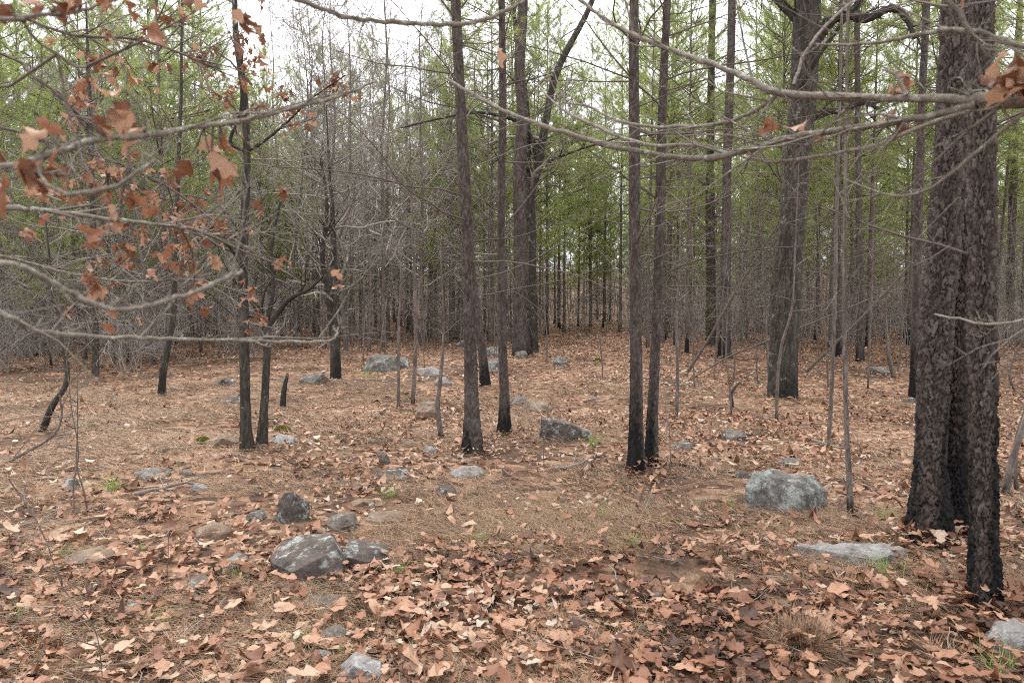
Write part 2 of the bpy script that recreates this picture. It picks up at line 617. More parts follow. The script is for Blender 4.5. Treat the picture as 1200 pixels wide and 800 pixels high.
# ------------------------------------------------------------------ ground
def build_ground():
    def axis(a, b, n, k):
        u = np.linspace(-1, 1, n)
        s = np.sinh(u * k) / math.sinh(k)
        return (a + b) / 2 + s * (b - a) / 2
    xs = axis(-220, 220, 201, 5.2)
    v = np.linspace(0, 1, 231)
    ys = -14 + 8 * v + 300 * (np.exp(v * 4.4) - 1) / (math.exp(4.4) - 1)
    X, Y = np.meshgrid(xs, ys)
    Z = gz_arr(X, Y)
    nx, ny = len(xs), len(ys)
    i = np.arange(ny - 1)[:, None] * nx
    j = np.arange(nx - 1)[None, :]
    q = np.stack([i + j, i + j + 1, i + nx + j + 1, i + nx + j], -1).reshape(-1, 4)
    mb = MB()
    mb.add(np.column_stack([X.ravel(), Y.ravel(), Z]), quads=q)
    o = link('ground', mb.mesh('ground', M['ground']))
    o['kind'] = 'structure'
    o['label'] = 'brown forest floor of pine straw and soil under fallen leaves'
    o['category'] = 'ground'
    return o


ground = build_ground()


# ------------------------------------------------------------------ leaf shapes
def leaf_proto(n, rng, curl=1.0, lobes=3.5, wide=0.30):
    """oak leaf along +x from the stalk, length 1: lobed outline, midrib strip, curled"""
    t = np.linspace(0, 1, n + 1)
    env = wide * np.sin(np.pi * np.clip(t, 0, 1) ** 0.75) ** 0.8
    ph = rng.uniform(-0.5, 0.5)
    lob = 1 + 0.36 * np.cos(2 * np.pi * lobes * t + ph)
    wl = env * lob * (1 + rng.normal(0, 0.08, n + 1)) + 0.008
    wr = env * (1 + 0.36 * np.cos(2 * np.pi * lobes * t + ph + rng.uniform(-0.6, 0.6))) * (1 + rng.normal(0, 0.08, n + 1)) + 0.008
    cup, bend, tw = rng.normal(0.2, 1.0) * curl, rng.normal(0, 0.4) * curl, rng.normal(0, 0.5) * curl
    fold = rng.uniform(-0.25, 0.35) * curl
    sh = 0.05 * np.cos(2 * np.pi * lobes * t + ph)
    V = []
    for k in range(n + 1):
        zc = bend * (t[k] - 0.4) ** 2 * 1.5 + 0.03 * math.sin(9 * t[k])
        for w, s in ((wl[k], 1), (0, 0), (wr[k], -1)):
            y = s * w
            V.append((t[k] - 0.5 + (sh[k] if s else 0), y, zc + cup * y * y + fold * abs(y) + tw * y * (t[k] - 0.4) + (rng.normal(0, 0.018) if s else 0)))
    T = []
    for k in range(n):
        a = k * 3
        for c in (0, 1):
            T += [(a + c, a + 3 + c, a + 4 + c), (a + c, a + 4 + c, a + 1 + c)]
    return np.array(V), np.array(T)


_lr = np.random.default_rng(5)
LEAF_HI = [leaf_proto(9, _lr, _lr.choice((0.6, 1.0, 2.0)), _lr.uniform(2.0, 3.0), _lr.uniform(0.18, 0.28)) for _ in range(26)]
LEAF_MID = [leaf_proto(3, _lr, 1.3, 1.3, _lr.uniform(0.18, 0.28)) for _ in range(12)]
LEAF_LO = []
for _ in range(6):
    _f, _g = _lr.uniform(-0.2, 0.35), _lr.uniform(0.2, 0.34)
    LEAF_LO.append((np.array([(-0.5, 0, 0.0), (-0.05, _g, _f), (0.05, 0, 0.05), (0.0, -_g, _f * 0.6), (0.5, 0.03, _lr.uniform(-0.1, 0.2))]), np.array([(0, 2, 1), (0, 3, 2), (2, 4, 1), (3, 4, 2)])))


LEAF_FAR = [(a * 1.6, b) for a, b in LEAF_LO]
FEET = []
ROCK_SPOTS = []


def bare(px, py):
    """where the photograph shows straw rather than leaves: 0 leafy .. 1 bare"""
    v = 0.0
    for cx, cy_, rx, ry, k in ((120, 520, 230, 80, 0.9), (620, 580, 130, 45, 0.85), (300, 460, 200, 50, 0.85), (330, 720, 90, 40, 0.65), (820, 560, 60, 40, 0.5),
                              (1110, 730, 70, 60, 0.7), (760, 650, 60, 40, 0.5), (150, 650, 200, 50, 0.55), (1000, 770, 60, 30, 0.4), (560, 480, 110, 40, 0.35), (560, 560, 70, 25, 0.5)):
        v = max(v, k * math.exp(-((px - cx) / rx) ** 2 - ((py - cy_) / ry) ** 2))
    return v


def build_litter():
    rng = np.random.default_rng(11)
    mb = MB()
    loose = []
    # (near, far, leaves per square metre, prototypes)
    for (d0, d1, dens, protos) in ((1.8, 4.7, 860, LEAF_HI), (4.7, 10.5, 350, LEAF_MID), (10.5, 25.0, 140, LEAF_LO), (25.0, 44.0, 36, LEAF_FAR)):
        w1 = 0.74 * d1 + 1.5
        n = int(dens * 2 * w1 * (d1 - d0))
        X = rng.uniform(-w1, w1, n)
        Y = rng.uniform(d0, d1, n)
        keep = np.abs(X) < 0.74 * Y + 1.5
        X, Y = X[keep], Y[keep]
        lam = rng.uniform(0, 1, len(X))
        ok = np.zeros(len(X), bool)
        Z = np.zeros(len(X))
        for k in range(len(X)):
            x, y = X[k], Y[k]
            z = gz(x, y)
            px, py = project((x, y, z))
            p = (0.62 if y < 11 else 0.8) + 0.75 * fnoise(x, y, 0.8, 7) + 0.5 * fnoise(x, y, 2.6, 8)
            p = min(1, max(0.06, p + (0.3 if py > 690 else 0)))
            p *= 1 - bare(px, py)
            if any((x - a) ** 2 + (y - b) ** 2 < r * r for a, b, r in ROCK_SPOTS if abs(y - b) < r):
                p *= 0.06
            for a, b, r in FEET:
                e = math.hypot(x - a, y - b) - r
                if e < 0.3:
                    p = max(p, 0.95 - 1.5 * max(0, e))
                    z += 0.07 * math.exp(-max(0, e) / 0.1)
            ok[k] = lam[k] < p
            Z[k] = z
        X, Y, Z = X[ok], Y[ok], Z[ok]
        n = len(X)
        size = (0.067 * np.exp(rng.normal(0, 0.38, n))).clip(0.025, 0.15)
        tilt = np.abs(rng.normal(0, 0.24, n))
        az = rng.uniform(0, 6.283, n)
        up = np.column_stack([np.sin(tilt) * np.cos(az), np.sin(tilt) * np.sin(az), np.cos(tilt) * np.where(rng.random(n) < 0.4, -1, 1)])
        MM = rot_from_z(up, rng.uniform(0, 6.283, n))
        pos = np.column_stack([X, Y, Z + 0.006 + (rng.exponential(0.02, n) * (1.4 if d0 < 2 else 1)).clip(0, 0.09) + 0.22 * size * np.sin(tilt)])
        clump = np.array([0.3 * fnoise(a, b, 1.3, 21) + 0.2 * fnoise(a, b, 0.4, 22) for a, b in zip(X, Y)])
        tint = (rng.beta(1.5, 1.4, n) + clump).clip(0.02, 0.99)
        which = rng.integers(0, len(protos), n)
        taken = np.zeros(n, bool)
        if d0 < 2:
            vis = [k for k in np.argsort(Y) if Y[k] > 2.75 and abs(X[k]) < 0.66 * Y[k] and pos[k, 2] > Z[k] + 0.02]
            for k in vis[:300]:
                taken[k] = True
                loose.append((int(which[k]), pos[k], MM[k], size[k], tint[k]))
        for w in range(len(protos)):
            s = (which == w) & ~taken
            scatter(mb, protos[w][0], protos[w][1], pos[s], MM[s], size[s], tint[s])
    o = link('leaf_litter', mb.mesh('leaf_litter', M['litter']), ground)
    o['kind'] = 'stuff'
    o['label'] = 'carpet of dry tan and brown oak leaves'
    cache = {}
    from mathutils import Matrix
    for w, p, Mx, s, ti in loose:
        key = (w, int(ti * 5))
        if key not in cache:
            b = MB()
            b.add(LEAF_HI[w][0], tris=LEAF_HI[w][1], tint=(key[1] + 0.5) / 5)
            cache[key] = b.mesh('fallen_leaf', M['litter'])
        lo = link('fallen_leaf', cache[key], ground)
        lo.matrix_local = Matrix.Translation(p) @ Matrix(Mx.tolist()).to_4x4() @ Matrix.Scale(float(s), 4)


def build_straw():
    rng = np.random.default_rng(12)
    mb = MB()
    for d0, d1, dens, wid in ((1.6, 6.0, 10000, 0.001), (6.0, 13.0, 2300, 0.0019)):
        w1 = 0.76 * d1 + 1
        n = int(dens * 2 * w1 * (d1 - d0))
        X, Y = rng.uniform(-w1, w1, n), rng.uniform(d0, d1, n)
        keep = np.abs(X) < 0.76 * Y + 1
        X, Y = X[keep], Y[keep]
        k = np.array([fnoise(a, b, 1.1, 31) + 0.6 * bare(CX + F_PX * a / b, HORIZON + CAM_H * F_PX / b) for a, b in zip(X, Y)])
        keep = rng.random(len(X)) < 0.18 + 1.1 * k
        X, Y = X[keep], Y[keep]
        Z = gz_arr(X, Y)
        n = len(X)
        L = rng.uniform(0.07, 0.2, n)
        az = rng.uniform(0, 6.283, n)
        el = rng.normal(0.05, 0.16, n)
        d = np.column_stack([np.cos(az) * np.cos(el), np.sin(az) * np.cos(el), np.abs(np.sin(el))])
        p0 = np.column_stack([X, Y, Z + rng.uniform(0.004, 0.03, n)])
        side = np.column_stack([-np.sin(az), np.cos(az), np.zeros(n)]) * wid
        lift = np.array([0, 0, 1.0])[None] * (wid * 0.8)
        mid = p0 + d * (L * 0.5)[:, None] + np.array([0, 0, 1])[None] * (L * rng.uniform(0.0, 0.06, n))[:, None]
        v = np.stack([p0 + side, p0 - side + lift, mid * 2 - p0], 1)
        f = np.arange(3 * n).reshape(-1, 3)
        mb.add(v.reshape(-1, 3), tris=f, tint=np.repeat(rng.beta(2, 2, n), 3))
    o = link('pine_straw', mb.mesh('pine_straw', M['straw']), ground)
    o['kind'] = 'stuff'
    o['label'] = 'scattered fallen rusty pine needles'



# ------------------------------------------------------------------ wood generators
def jitter_dir(d, ang, rng):
    a = unit(np.cross(d, rng.normal(size=3)))
    return unit(d * math.cos(ang) + a * math.sin(ang))


def grow(mb, p, d, L, r, lev, rng, P, tips=None, tint=None):
    nseg = int(min(9, max(2 if lev > 1 else 3, L / P.get('seg', 0.18))))
    d = unit(d)
    wn, up = P['wander'], P['up'][min(lev, len(P['up']) - 1)]
    nz = rng.normal(0, wn, (nseg, 3))
    nz[:, 2] += up / nseg
    D = d + np.cumsum(nz, 0)
    D /= np.sqrt((D * D).sum(1))[:, None]
    pts = np.vstack([np.asarray(p, float)[None], np.asarray(p, float) + np.cumsum(D * (L / nseg), 0)])
    ds = np.vstack([d[None], D])
    rr = r * np.linspace(1, P.get('taper', 0.25), nseg + 1)
    ti = rng.uniform(0.15, 0.85) if tint is None else tint
    tube(mb, pts, rr, P['sides'][min(lev, len(P['sides']) - 1)], tint=ti, mat=P.get('mat', 0))
    if tips is not None:
        tips.append((pts[-1], ds[-1], lev))
    if lev < P['levels']:
        k = P['n'][min(lev, len(P['n']) - 1)]
        k = int(max(1, round(k * rng.uniform(0.7, 1.3))))
        for q in range(k):
            t = P.get('t0', 0.2) + (1 - P.get('t0', 0.2)) * (q + rng.uniform(0, 1)) / k
            u = t * nseg
            i = min(nseg - 1, int(u))
            b = pts[i] + (pts[i + 1] - pts[i]) * (u - i)
            nd = jitter_dir(ds[i + 1], rng.uniform(*P['ang']), rng)
            if P.get('flat'):
                nd = unit(nd * np.array([1, 1, 1 - P['flat']]))
            grow(mb, b, nd, L * P['lr'] * rng.uniform(0.6, 1.25) * (1.1 - 0.55 * t), max(P.get('rmin', 0.0012), np.interp(u, np.arange(nseg + 1), rr) * 0.6), lev + 1, rng, P, tips, ti)


DEAD = dict(wander=0.09, up=(0.15, 0.1, 0.05), taper=0.22, sides=(5, 3, 3), levels=2, n=(5, 3), lr=0.5, ang=(0.5, 1.1), seg=0.16, t0=0.2, rmin=0.0014)
TWIGGY = dict(wander=0.16, up=(0.35, 0.3, 0.25, 0.2), taper=0.3, sides=(6, 4, 3, 3), levels=3, n=(9, 6, 4), lr=0.5, ang=(0.45, 1.0), seg=0.22, t0=0.18, rmin=0.0042)
GNARL = dict(wander=0.26, up=(0.15, 0.2, 0.2), taper=0.25, sides=(6, 3, 3), levels=3, n=(6, 4, 3), lr=0.5, ang=(0.5, 1.15), seg=0.14, t0=0.15, rmin=0.0016)


def needle_proto(rng, n, w, spread=1.0, fan=False):
    """a brush of pine needles, length 1 along +z"""
    V, T = [], []
    for k in range(n):
        a = rng.uniform(0.15, 1.15) * spread
        az = rng.uniform(0, 6.283)
        d = np.array([math.sin(a) * math.cos(az), math.sin(a) * math.sin(az), math.cos(a)])
        s = unit(np.cross(d, rng.normal(size=3))) * w
        o = np.array([0, 0, rng.uniform(-0.9, 0.1)])
        L = rng.uniform(0.7, 1.1)
        i = len(V)
        if fan:
            V += [o, o + d * L + s, o + d * L - s]
        else:
            V += [o + s, o - s, o + d * L - np.array([0, 0, 0.12 * L])]
        T.append((i, i + 1, i + 2))
    return np.array(V), np.array(T)


_nr = np.random.default_rng(77)
TUFTS = [needle_proto(_nr, 20, 0.02) for _ in range(5)]
TUFTS_LO = [needle_proto(_nr, 5, 0.10, 1.0, True) for _ in range(4)]


def pine_crown(seed, H, base, rmax, dead_from, density=1.0, lo=False, tuft=0.19, ndead=26):
    """live needle crown plus dead lower branches round the z axis; material 0 wood, 1 needles"""
    rng = np.random.default_rng(seed)
    mb = MB()
    tips_p, tips_d = [], []
    z = base
    while z < H - 0.1:
        f = (z - base) / (H - base)
        shape = (0.45 + 0.55 * min(1, f / 0.25)) * (1 - f) ** 0.65 + 0.12
        for k in range(int(rng.integers(3, 6))):
            az = rng.uniform(0, 6.283)
            el = rng.uniform(-0.1, 0.35) + 0.6 * f
            L = rmax * shape * rng.uniform(0.55, 1.15)
            d = np.array([math.cos(az) * math.cos(el), math.sin(az) * math.cos(el), math.sin(el)])
            n = 2 if lo else 5
            pts = [np.array([0, 0, z + rng.uniform(-0.15, 0.15)])]
            dd = d
            for _ in range(n):
                dd = unit(dd + rng.normal(0, 0.1, 3) + np.array([0, 0, 0.07]))
                pts.append(pts[-1] + dd * L / n)
            pts = np.array(pts)
            tube(mb, pts, 0.009 * (0.5 + L) * np.linspace(1, 0.25, n + 1), 3, tint=rng.uniform(0.2, 0.8))
            m = int(round((3 + L * 5.5) * density))
            for q in range(m):
                t = 0.3 + 0.7 * (q + rng.random()) / m
                i = min(n - 1, int(t * n))
                b = pts[i] + (pts[i + 1] - pts[i]) * (t * n - i)
                sd = jitter_dir(dd, rng.uniform(0.3, 1.0), rng)
                sl = L * rng.uniform(0.08, 0.32)
                e = b + sd * sl
                if not lo:
                    tube(mb, np.array([b, e]), (0.004, 0.002), 3, tint=0.5)
                for w in ((1.0, 0.45) if sl > 0.25 else (1.0,)):
                    tips_p.append(b + sd * sl * w)
                    tips_d.append(unit(sd + np.array([0, 0, 0.35])))
            tips_p.append(pts[-1])
            tips_d.append(unit(dd + np.array([0, 0, 0.4])))
        z += rng.uniform(0.28, 0.5) * (1.0 if not lo else 1.25)
    tips_p, tips_d = np.array(tips_p), np.array(tips_d)
    protos = TUFTS_LO if lo else TUFTS
    wh = rng.integers(0, len(protos), len(tips_p))
    for w in range(len(protos)):
        s = wh == w
        n = int(s.sum())
        scatter(mb, protos[w][0], protos[w][1], tips_p[s], rot_from_z(tips_d[s], rng.uniform(0, 6.28, n)), tuft * rng.uniform(0.75, 1.25, n), rng.beta(2, 2, n), mat=1)
    PD = dict(DEAD, sides=(3, 3, 3), levels=1 if lo else 2, n=(5, 3))
    for k in range(ndead):
        zz = rng.uniform(dead_from, base + 0.4)
        az = rng.uniform(0, 6.283)
        el = rng.uniform(-0.25, 0.4)
        grow(mb, (0, 0, zz), (math.cos(az), math.sin(az), math.sin(el)), rng.uniform(0.4, 1.0) * rmax * 0.8, 0.007, 0, rng, PD)
    return mb


def trunk_line(seed, H, r0, lean=0.02, sides=9, n=14, r1=0.12):
    rng = np.random.default_rng(seed)
    z = np.linspace(-0.12, H, n)
    off = np.cumsum(rng.normal(0, lean, (n, 2)), 0) * 0.35
    off *= np.clip(z / H * 3, 0, 1)[:, None] * 0.5
    return np.column_stack([off, z]), r0 * (1 - (1 - r1) * np.clip(z / H, 0, 1) ** 0.9)


# ------------------------------------------------------------------ background pines (copies of six trees)
PINES = []
for s, H, base, rmax, r0, dens in ((1, 9.5, 3.2, 1.9, 0.048, 0.85), (2, 12.0, 4.2, 2.3, 0.066, 0.8), (3, 14.0, 4.6, 2.6, 0.085, 0.8), (4, 7.5, 2.0, 1.7, 0.038, 0.9), (5, 11.0, 2.7, 2.3, 0.062, 0.9), (6, 13.0, 4.0, 2.2, 0.072, 0.75)):
    path, rad = trunk_line(100 + s, H, r0)
    tm, _ = trunk_mesh('pine_trunk', path, rad, M['pinefar'], 10, 0.16, 'pine', 40 + s, char=0.08 + 0.09 * s, depth=0.006)
    cm = pine_crown(200 + s, H, base, rmax, 0.7, dens).mesh('pine_crown', [M['twigdark'], M['needle']])
    PINES.append((tm, cm, H))


def put_pine(i, x, y, scale, rot, label, group, tilt=(0, 0), name='pine_tree'):
    tm, cm, H = PINES[i]
    o = thing(name, label, 'tree', (x, y, gz(x, y) - 0.02), rot, scale, group)
    o.rotation_euler = (tilt[0], tilt[1], rot)
    link('trunk', tm, o)
    link('crown', cm, o)
    return o


placed = []


def free(x, y, r):
    return all((x - a) ** 2 + (y - b) ** 2 > r * r for a, b in placed)


SIZES = ('slender short', 'middling straight', 'tall stout', 'slender short', 'middling straight', 'tall stout')


def zone(px, y, i):
    deep = y > 34
    if px < 330:
        w = 'deep in the grey brush left of the twin oak stems' if deep else 'rising from the near grey brush left of the twin oak stems'
    elif px < 640:
        w = 'far behind the pale lichened boulders'
    elif px < 830:
        w = 'deep in the crowded stand behind the leafy lane' if deep else 'at the edge of the stand behind the pair of pines'
    else:
        w = 'deep in the dense stand behind the large oak' if deep else 'not far behind the large oak and the grouped pines'
    lab = SIZES[i] + ' pine ' + w
    return lab, lab.replace(' pine ', ' pines ')


def scatter_pines():
    rng = random.Random(4)
    count = 0
    for _ in range(6000):
        if count >= 190:
            break
        y = 15 + 38 * rng.random() ** 0.9
        x = rng.uniform(-1, 1) * (0.74 * y + 2)
        px, py = project((x, y, gz(x, y)))
        d = math.hypot(x, y)
        if px < 60 and y < 14: continue
        if 60 <= px < 330 and y < 17: continue
        if 330 <= px < 470 and (y < 42 or rng.random() < 0.5): continue
        if 470 <= px < 530 and y < 30: continue
        if 530 <= px < 640 and y < 23: continue
        if 640 <= px < 735 and y < 31: continue
        if px >= 735 and y < 16.5: continue
        if not free(x, y, 1.15 if y < 30 else 1.0):
            continue
        placed.append((x, y))
        i = rng.choice((0, 1, 2, 3, 4, 5) if px < 520 else (1, 2, 2, 4, 5, 5) if y < 30 else (0, 3, 3, 4, 4, 2))
        lab, grp = zone(px, y, i)
        s = rng.uniform(0.8, 1.15)
        if 330 <= px < 450:
            s *= 0.8
        put_pine(i, x, y, s, rng.uniform(0, 6.28), lab, grp, (rng.gauss(0, 0.015), rng.gauss(0, 0.015)))
        count += 1


# ------------------------------------------------------------------ trees traced one by one
def ext(path, rad, H, rtop, lean=None):
    """carry a trunk on above the picture's top edge to height H"""
    p, q = path[-2], path[-1]
    d = unit(q - p)
    d = unit(d + np.array([0, 0, 0.8]))
    out, rr = list(path), list(rad)
    n = 4
    z0 = q[2]
    for k in range(1, n + 1):
        st = (H - z0) / n / max(0.3, d[2])
        out.append(out[-1] + d * st)
        rr.append(rad[-1] + (rtop - rad[-1]) * k / n)
    return np.array(out), np.array(rr)


def traced(pix, Y=None):
    """pixels (x, y, width) of a trunk whose first point stands on the ground -> 3-D path and radii"""
    foot = on_ground(pix[0][0], pix[0][1])
    Y = foot[1]
    path = [foot - np.array([0, 0, 0.12])]
    rad = [pix[0][2] * 0.42 * Y / F_PX]
    for x, y, w in pix[1:]:
        path.append(at(x, y, Y))
        rad.append(w * 0.45 * Y / F_PX)
    return np.array(path), np.array(rad), foot


PINE_TOP = pine_crown(301, 5.5, 0.0, 1.9, -0.5, 0.55, ndead=4).mesh('pine_crown', [M['twigdark'], M['needle']])


def local(me_pts, foot):
    return np.asarray(me_pts) - foot


def add_branches(o, foot, S, specs, mat, P, rng):
    """each branch a mesh of its own; specs: (height, azimuth or pixel end, length, radius, elevation)"""
    for h, az, L, r, el in specs:
        k = int(np.argmin(np.abs(S[:, 2] - h)))
        p = S[k, :3]
        mb = MB()
        grow(mb, p, (math.cos(az) * math.cos(el), math.sin(az) * math.cos(el), math.sin(el)), L, r, 0, rng, P)
        link('branch', mb.mesh('branch', mat), o)


def pixel_branch(o, foot, pix, mat, seed, P=None, twigs=0, tint=0.5, sides=7, tl=0.35, spurs=0):
    """a limb traced as (x, y, depth, width px); twigs sprout along it. Local to foot"""
    rng = np.random.default_rng(seed)
    Pn = np.array([np.append(at(x, y, Y) - foot, w * 0.43 * Y / F_PX) for x, y, Y, w in pix])
    L = np.linalg.norm(np.diff(Pn[:, :3], axis=0), axis=1).sum()
    S = spline(Pn, max(8, int(L / 0.03)) if L < 3 else 60)
    n = len(S)
    S[1:-1, :3] += rng.normal(0, 0.0012, (n - 2, 3))
    rad = np.maximum(S[:, 3] * (1 + rng.normal(0, 0.07, n) + 0.3 * (rng.random(n) < 0.07)), 0.0009)
    mb = MB()
    tube(mb, S[:, :3], rad, sides, tint=tint)
    for k in range(twigs):
        i = int(rng.uniform(0.1, 0.98) * (n - 1))
        d = unit(S[min(n - 1, i + 2), :3] - S[max(0, i - 2), :3])
        nd = jitter_dir(d, rng.uniform(0.4, 1.0), rng)
        grow(mb, S[i, :3], nd, tl * rng.uniform(0.4, 1.3), max(0.0012, rad[i] * 0.42), 1, rng, P or GNARL, None, tint)
    for k in range(int(L * spurs)):
        i = int(rng.uniform(0.15, 0.99) * (n - 1))
        d = jitter_dir(unit(S[min(n - 1, i + 2), :3] - S[max(0, i - 2), :3]), rng.uniform(0.6, 1.2), rng)
        grow(mb, S[i, :3], d, rng.uniform(0.012, 0.07), max(0.0008, rad[i] * 0.3), 2, rng, GNARL, None, tint)
    bo = link('branch', mb.mesh('branch', mat), o)
    return bo, S


def main_pine(pix, label, seed, H, char, sides=48, dz=0.016, depth=0.011, nbr=12, brL=0.9, crown=True, brlow=1.6, name='pine_tree', group=None):
    path, rad, foot = traced(pix)
    path = path - foot
    path, rad = ext(path, rad, H, rad[-1] * 0.35)
    o = thing(name, label, 'tree', foot, group=group)
    hv = 1.7 + HORIZON / F_PX * foot[1] + 0.4
    tm, S = trunk_mesh('trunk', path, rad, M['pine'], sides, dz, 'pine', seed, char=char, depth=depth, hvis=hv)
    link('trunk', tm, o)
    rng = np.random.default_rng(seed + 1)
    specs = []
    for k in range(nbr):
        h = brlow + (5.6 - brlow) * (k + rng.random()) / nbr
        specs.append((h, rng.uniform(0, 6.283), brL * rng.uniform(0.6, 1.9), rng.uniform(0.006, 0.012), rng.uniform(-0.1, 0.5)))
    add_branches(o, foot, S, specs, M['twigdark'], DEAD, rng)
    if crown:
        top = S[int(np.argmin(np.abs(S[:, 2] - (H - 5.2)))), :3]
        link('crown', PINE_TOP, o, top, (0, 0, rng.uniform(0, 6.28)), 1.0)
    placed.append((foot[0], foot[1]))
    FEET.append((foot[0], foot[1], rad[0]))
    return o, foot, S


# the three pines standing together on the right
main_pine([(1086, 636, 58), (1088, 600, 46), (1090, 540, 40), (1095, 430, 42), (1105, 293, 42), (1115, 150, 40), (1121, 0, 38)], 'pine with blackened foot, standing apart at the base of the three close pines', 21, 15, 0.9, 96, 0.009, 0.030, 9, 0.8)
main_pine([(1121, 631, 34), (1121, 560, 31), (1123, 430, 33), (1129, 293, 33), (1137, 0, 30)], 'dark slim pine squeezed behind and between two larger trunks', 22, 13, 0.85, 72, 0.011, 0.022, 5, 0.7)
o_r, f_r, S_r = main_pine([(1154, 714, 46), (1153, 670, 38), (1152, 600, 37), (1152, 430, 37), (1151, 293, 36), (1150, 150, 33), (1151, 0, 30)], 'charred pine beside the pale rock, its trunk black up to knee height', 23, 13, 1.1, 90, 0.009, 0.025, 8, 0.7)
# pines of the middle ground
main_pine([(554, 529, 29), (553, 480, 21), (551, 400, 18.5), (547, 267, 16.5), (540, 130, 15), (534, 0, 14)], 'straight dark pine standing left of its slimmer neighbour, leaning slightly', 24, 13, 0.35, 56, 0.016, 0.011, 32, 1.9)
main_pine([(590, 509, 18), (591, 470, 13), (589, 400, 12), (587, 267, 11), (589, 130, 10), (588, 0, 9)], 'slim pine rising in front of the mossy forked trunk', 25, 11, 0.3, 44, 0.018, 0.008, 22, 1.2)
main_pine([(747, 552, 26), (746, 520, 19), (745, 400, 17), (744, 267, 16), (743, 130, 14), (743, 0, 13)], 'upright pine of the close pair in the clearing, thicker of the two', 26, 12, 0.75, 56, 0.016, 0.010, 26, 1.3)
main_pine([(763, 545, 19), (765, 480, 15), (769, 380, 14), (773, 267, 13.5), (776, 130, 12), (782, 0, 10.5)], 'thinner pine of the close pair in the clearing, leaning away at the top', 27, 11, 0.6, 48, 0.017, 0.009, 24, 1.2)
main_pine([(569, 452, 13), (565, 410, 11), (557, 345, 10), (548, 267, 9), (541, 130, 8), (535, 0, 7)], 'slim pine beside pale boulders, half hidden by a darker trunk', 28, 11, 0.4, 32, 0.03, 0.007, 8, 1.0)
main_pine([(611, 416, 22), (609, 370, 19), (612, 300, 18), (608, 220, 18), (612, 140, 15), (609, 80, 15), (613, 0, 13)], 'tall grey pine against the mossy forked trunk', 29, 14, 0.3, 40, 0.04, 0.012, 12, 1.4, brlow=2.5)
main_pine([(849, 420, 16), (850, 350, 14), (852, 200, 12), (856, 80, 11), (858, 0, 10)], 'grey pine with a dark foot beside a mossy trunk, left of the large oak', 30, 14, 0.8, 36, 0.04, 0.011, 14, 1.3, brlow=2.0)
main_pine([(1071, 467, 13), (1073, 400, 12), (1076, 267, 11), (1080, 130, 10), (1086, 0, 9)], 'dark pine close behind the three grouped pines', 31, 12, 0.7, 34, 0.03, 0.009, 14, 1.1)
main_pine([(1183, 397, 11), (1184, 330, 10), (1188, 200, 10), (1193, 60, 9)], 'slender pine seen past the outer edge of the charred pine', 32, 14, 0.5, 30, 0.045, 0.01, 12, 1.3)
main_pine([(1008, 423, 10), (1008, 350, 9), (1006, 200, 8), (1004, 0, 7)], 'straight thin pine behind two bare saplings', 33, 13, 0.5, 26, 0.05, 0.008, 14, 1.2)
main_pine([(981, 418, 7), (982, 330, 6.5), (984, 150, 6), (986, 0, 5)], 'very thin pine between the large oak and two bare saplings', 34, 12, 0.5, 22, 0.05, 0.006, 12, 1.0)


# ------------------------------------------------------------------ hardwoods
LIMBS = {}


def hardwood(pix, label, seed, mat, H, limbs=(), nbr=6, char=0.0, moss=0.0, sides=40, dz=0.03, depth=0.012, brL=1.5, brlow=2.5, cat='tree', name='oak_tree', flare=0.3, twigmat='twig', topP=None, bark='oak'):
    path, rad, foot = traced(pix)
    path = path - foot
    if H:
        path, rad = ext(path, rad, H, rad[-1] * 0.3)
    o = thing(name, label, cat, foot)
    tm, S = trunk_mesh('trunk', path, rad, M[mat], sides, dz, bark, seed, char=char, moss=moss, depth=depth, flare=flare, hvis=2.1 + HORIZON / F_PX * foot[1])
    link('trunk', tm, o)
    rng = np.random.default_rng(seed)
    top = S[-1, 2]
    specs = []
    for k in range(nbr):
        h = brlow + (top - brlow) * ((k + rng.random()) / nbr)
        kk = int(np.argmin(np.abs(S[:, 2] - h)))
        specs.append((h, rng.uniform(0, 6.283), brL * rng.uniform(0.5, 1.2), max(0.004, S[kk, 3] * rng.uniform(0.25, 0.5)), rng.uniform(0.0, 0.8)))
    add_branches(o, foot, S, specs, M[twigmat], topP or GNARL, rng)
    for q, (lp, tw) in enumerate(limbs):
        Y = foot[1]
        LIMBS.setdefault(seed, []).append(pixel_branch(o, foot, [(a, b, Y + dy, w) for a, b, dy, w in lp], M[mat], seed + 50 + q, GNARL, tw, 0.4, 9, 0.8))
    placed.append((foot[0], foot[1]))
    return o, foot, S


hardwood([(917, 467, 44), (918, 440, 38), (919, 400, 37), (922, 330, 38), (928, 260, 36), (934, 200, 34), (940, 120, 34), (945, 50, 36), (946, 0, 36)],
         'large oak with grey furrowed bark, lichen and a blackened foot', 61, 'oak', 12,
         limbs=[([(950, 60, 0, 16), (968, 30, -0.1, 14), (990, 18, -0.2, 12), (1015, 22, -0.4, 11), (1045, 10, -0.6, 10), (1062, 22, -0.7, 8), (1072, 45, -0.8, 5)], 5),
                ([(945, 140, 0, 12), (968, 132, -0.1, 10), (990, 128, -0.2, 8), (1012, 120, -0.3, 7), (1030, 128, -0.4, 4)], 4),
                ([(940, 30, 0, 12), (915, 5, 0.2, 9), (890, -20, 0.4, 7)], 4),
                ([(935, 112, 0, 9), (950, 80, -0.4, 7), (985, 30, -0.7, 5), (1010, 0, -0.9, 4)], 3)],
         nbr=6, char=0.45, sides=120, dz=0.022, depth=0.016, brlow=6.5, brL=2.2)
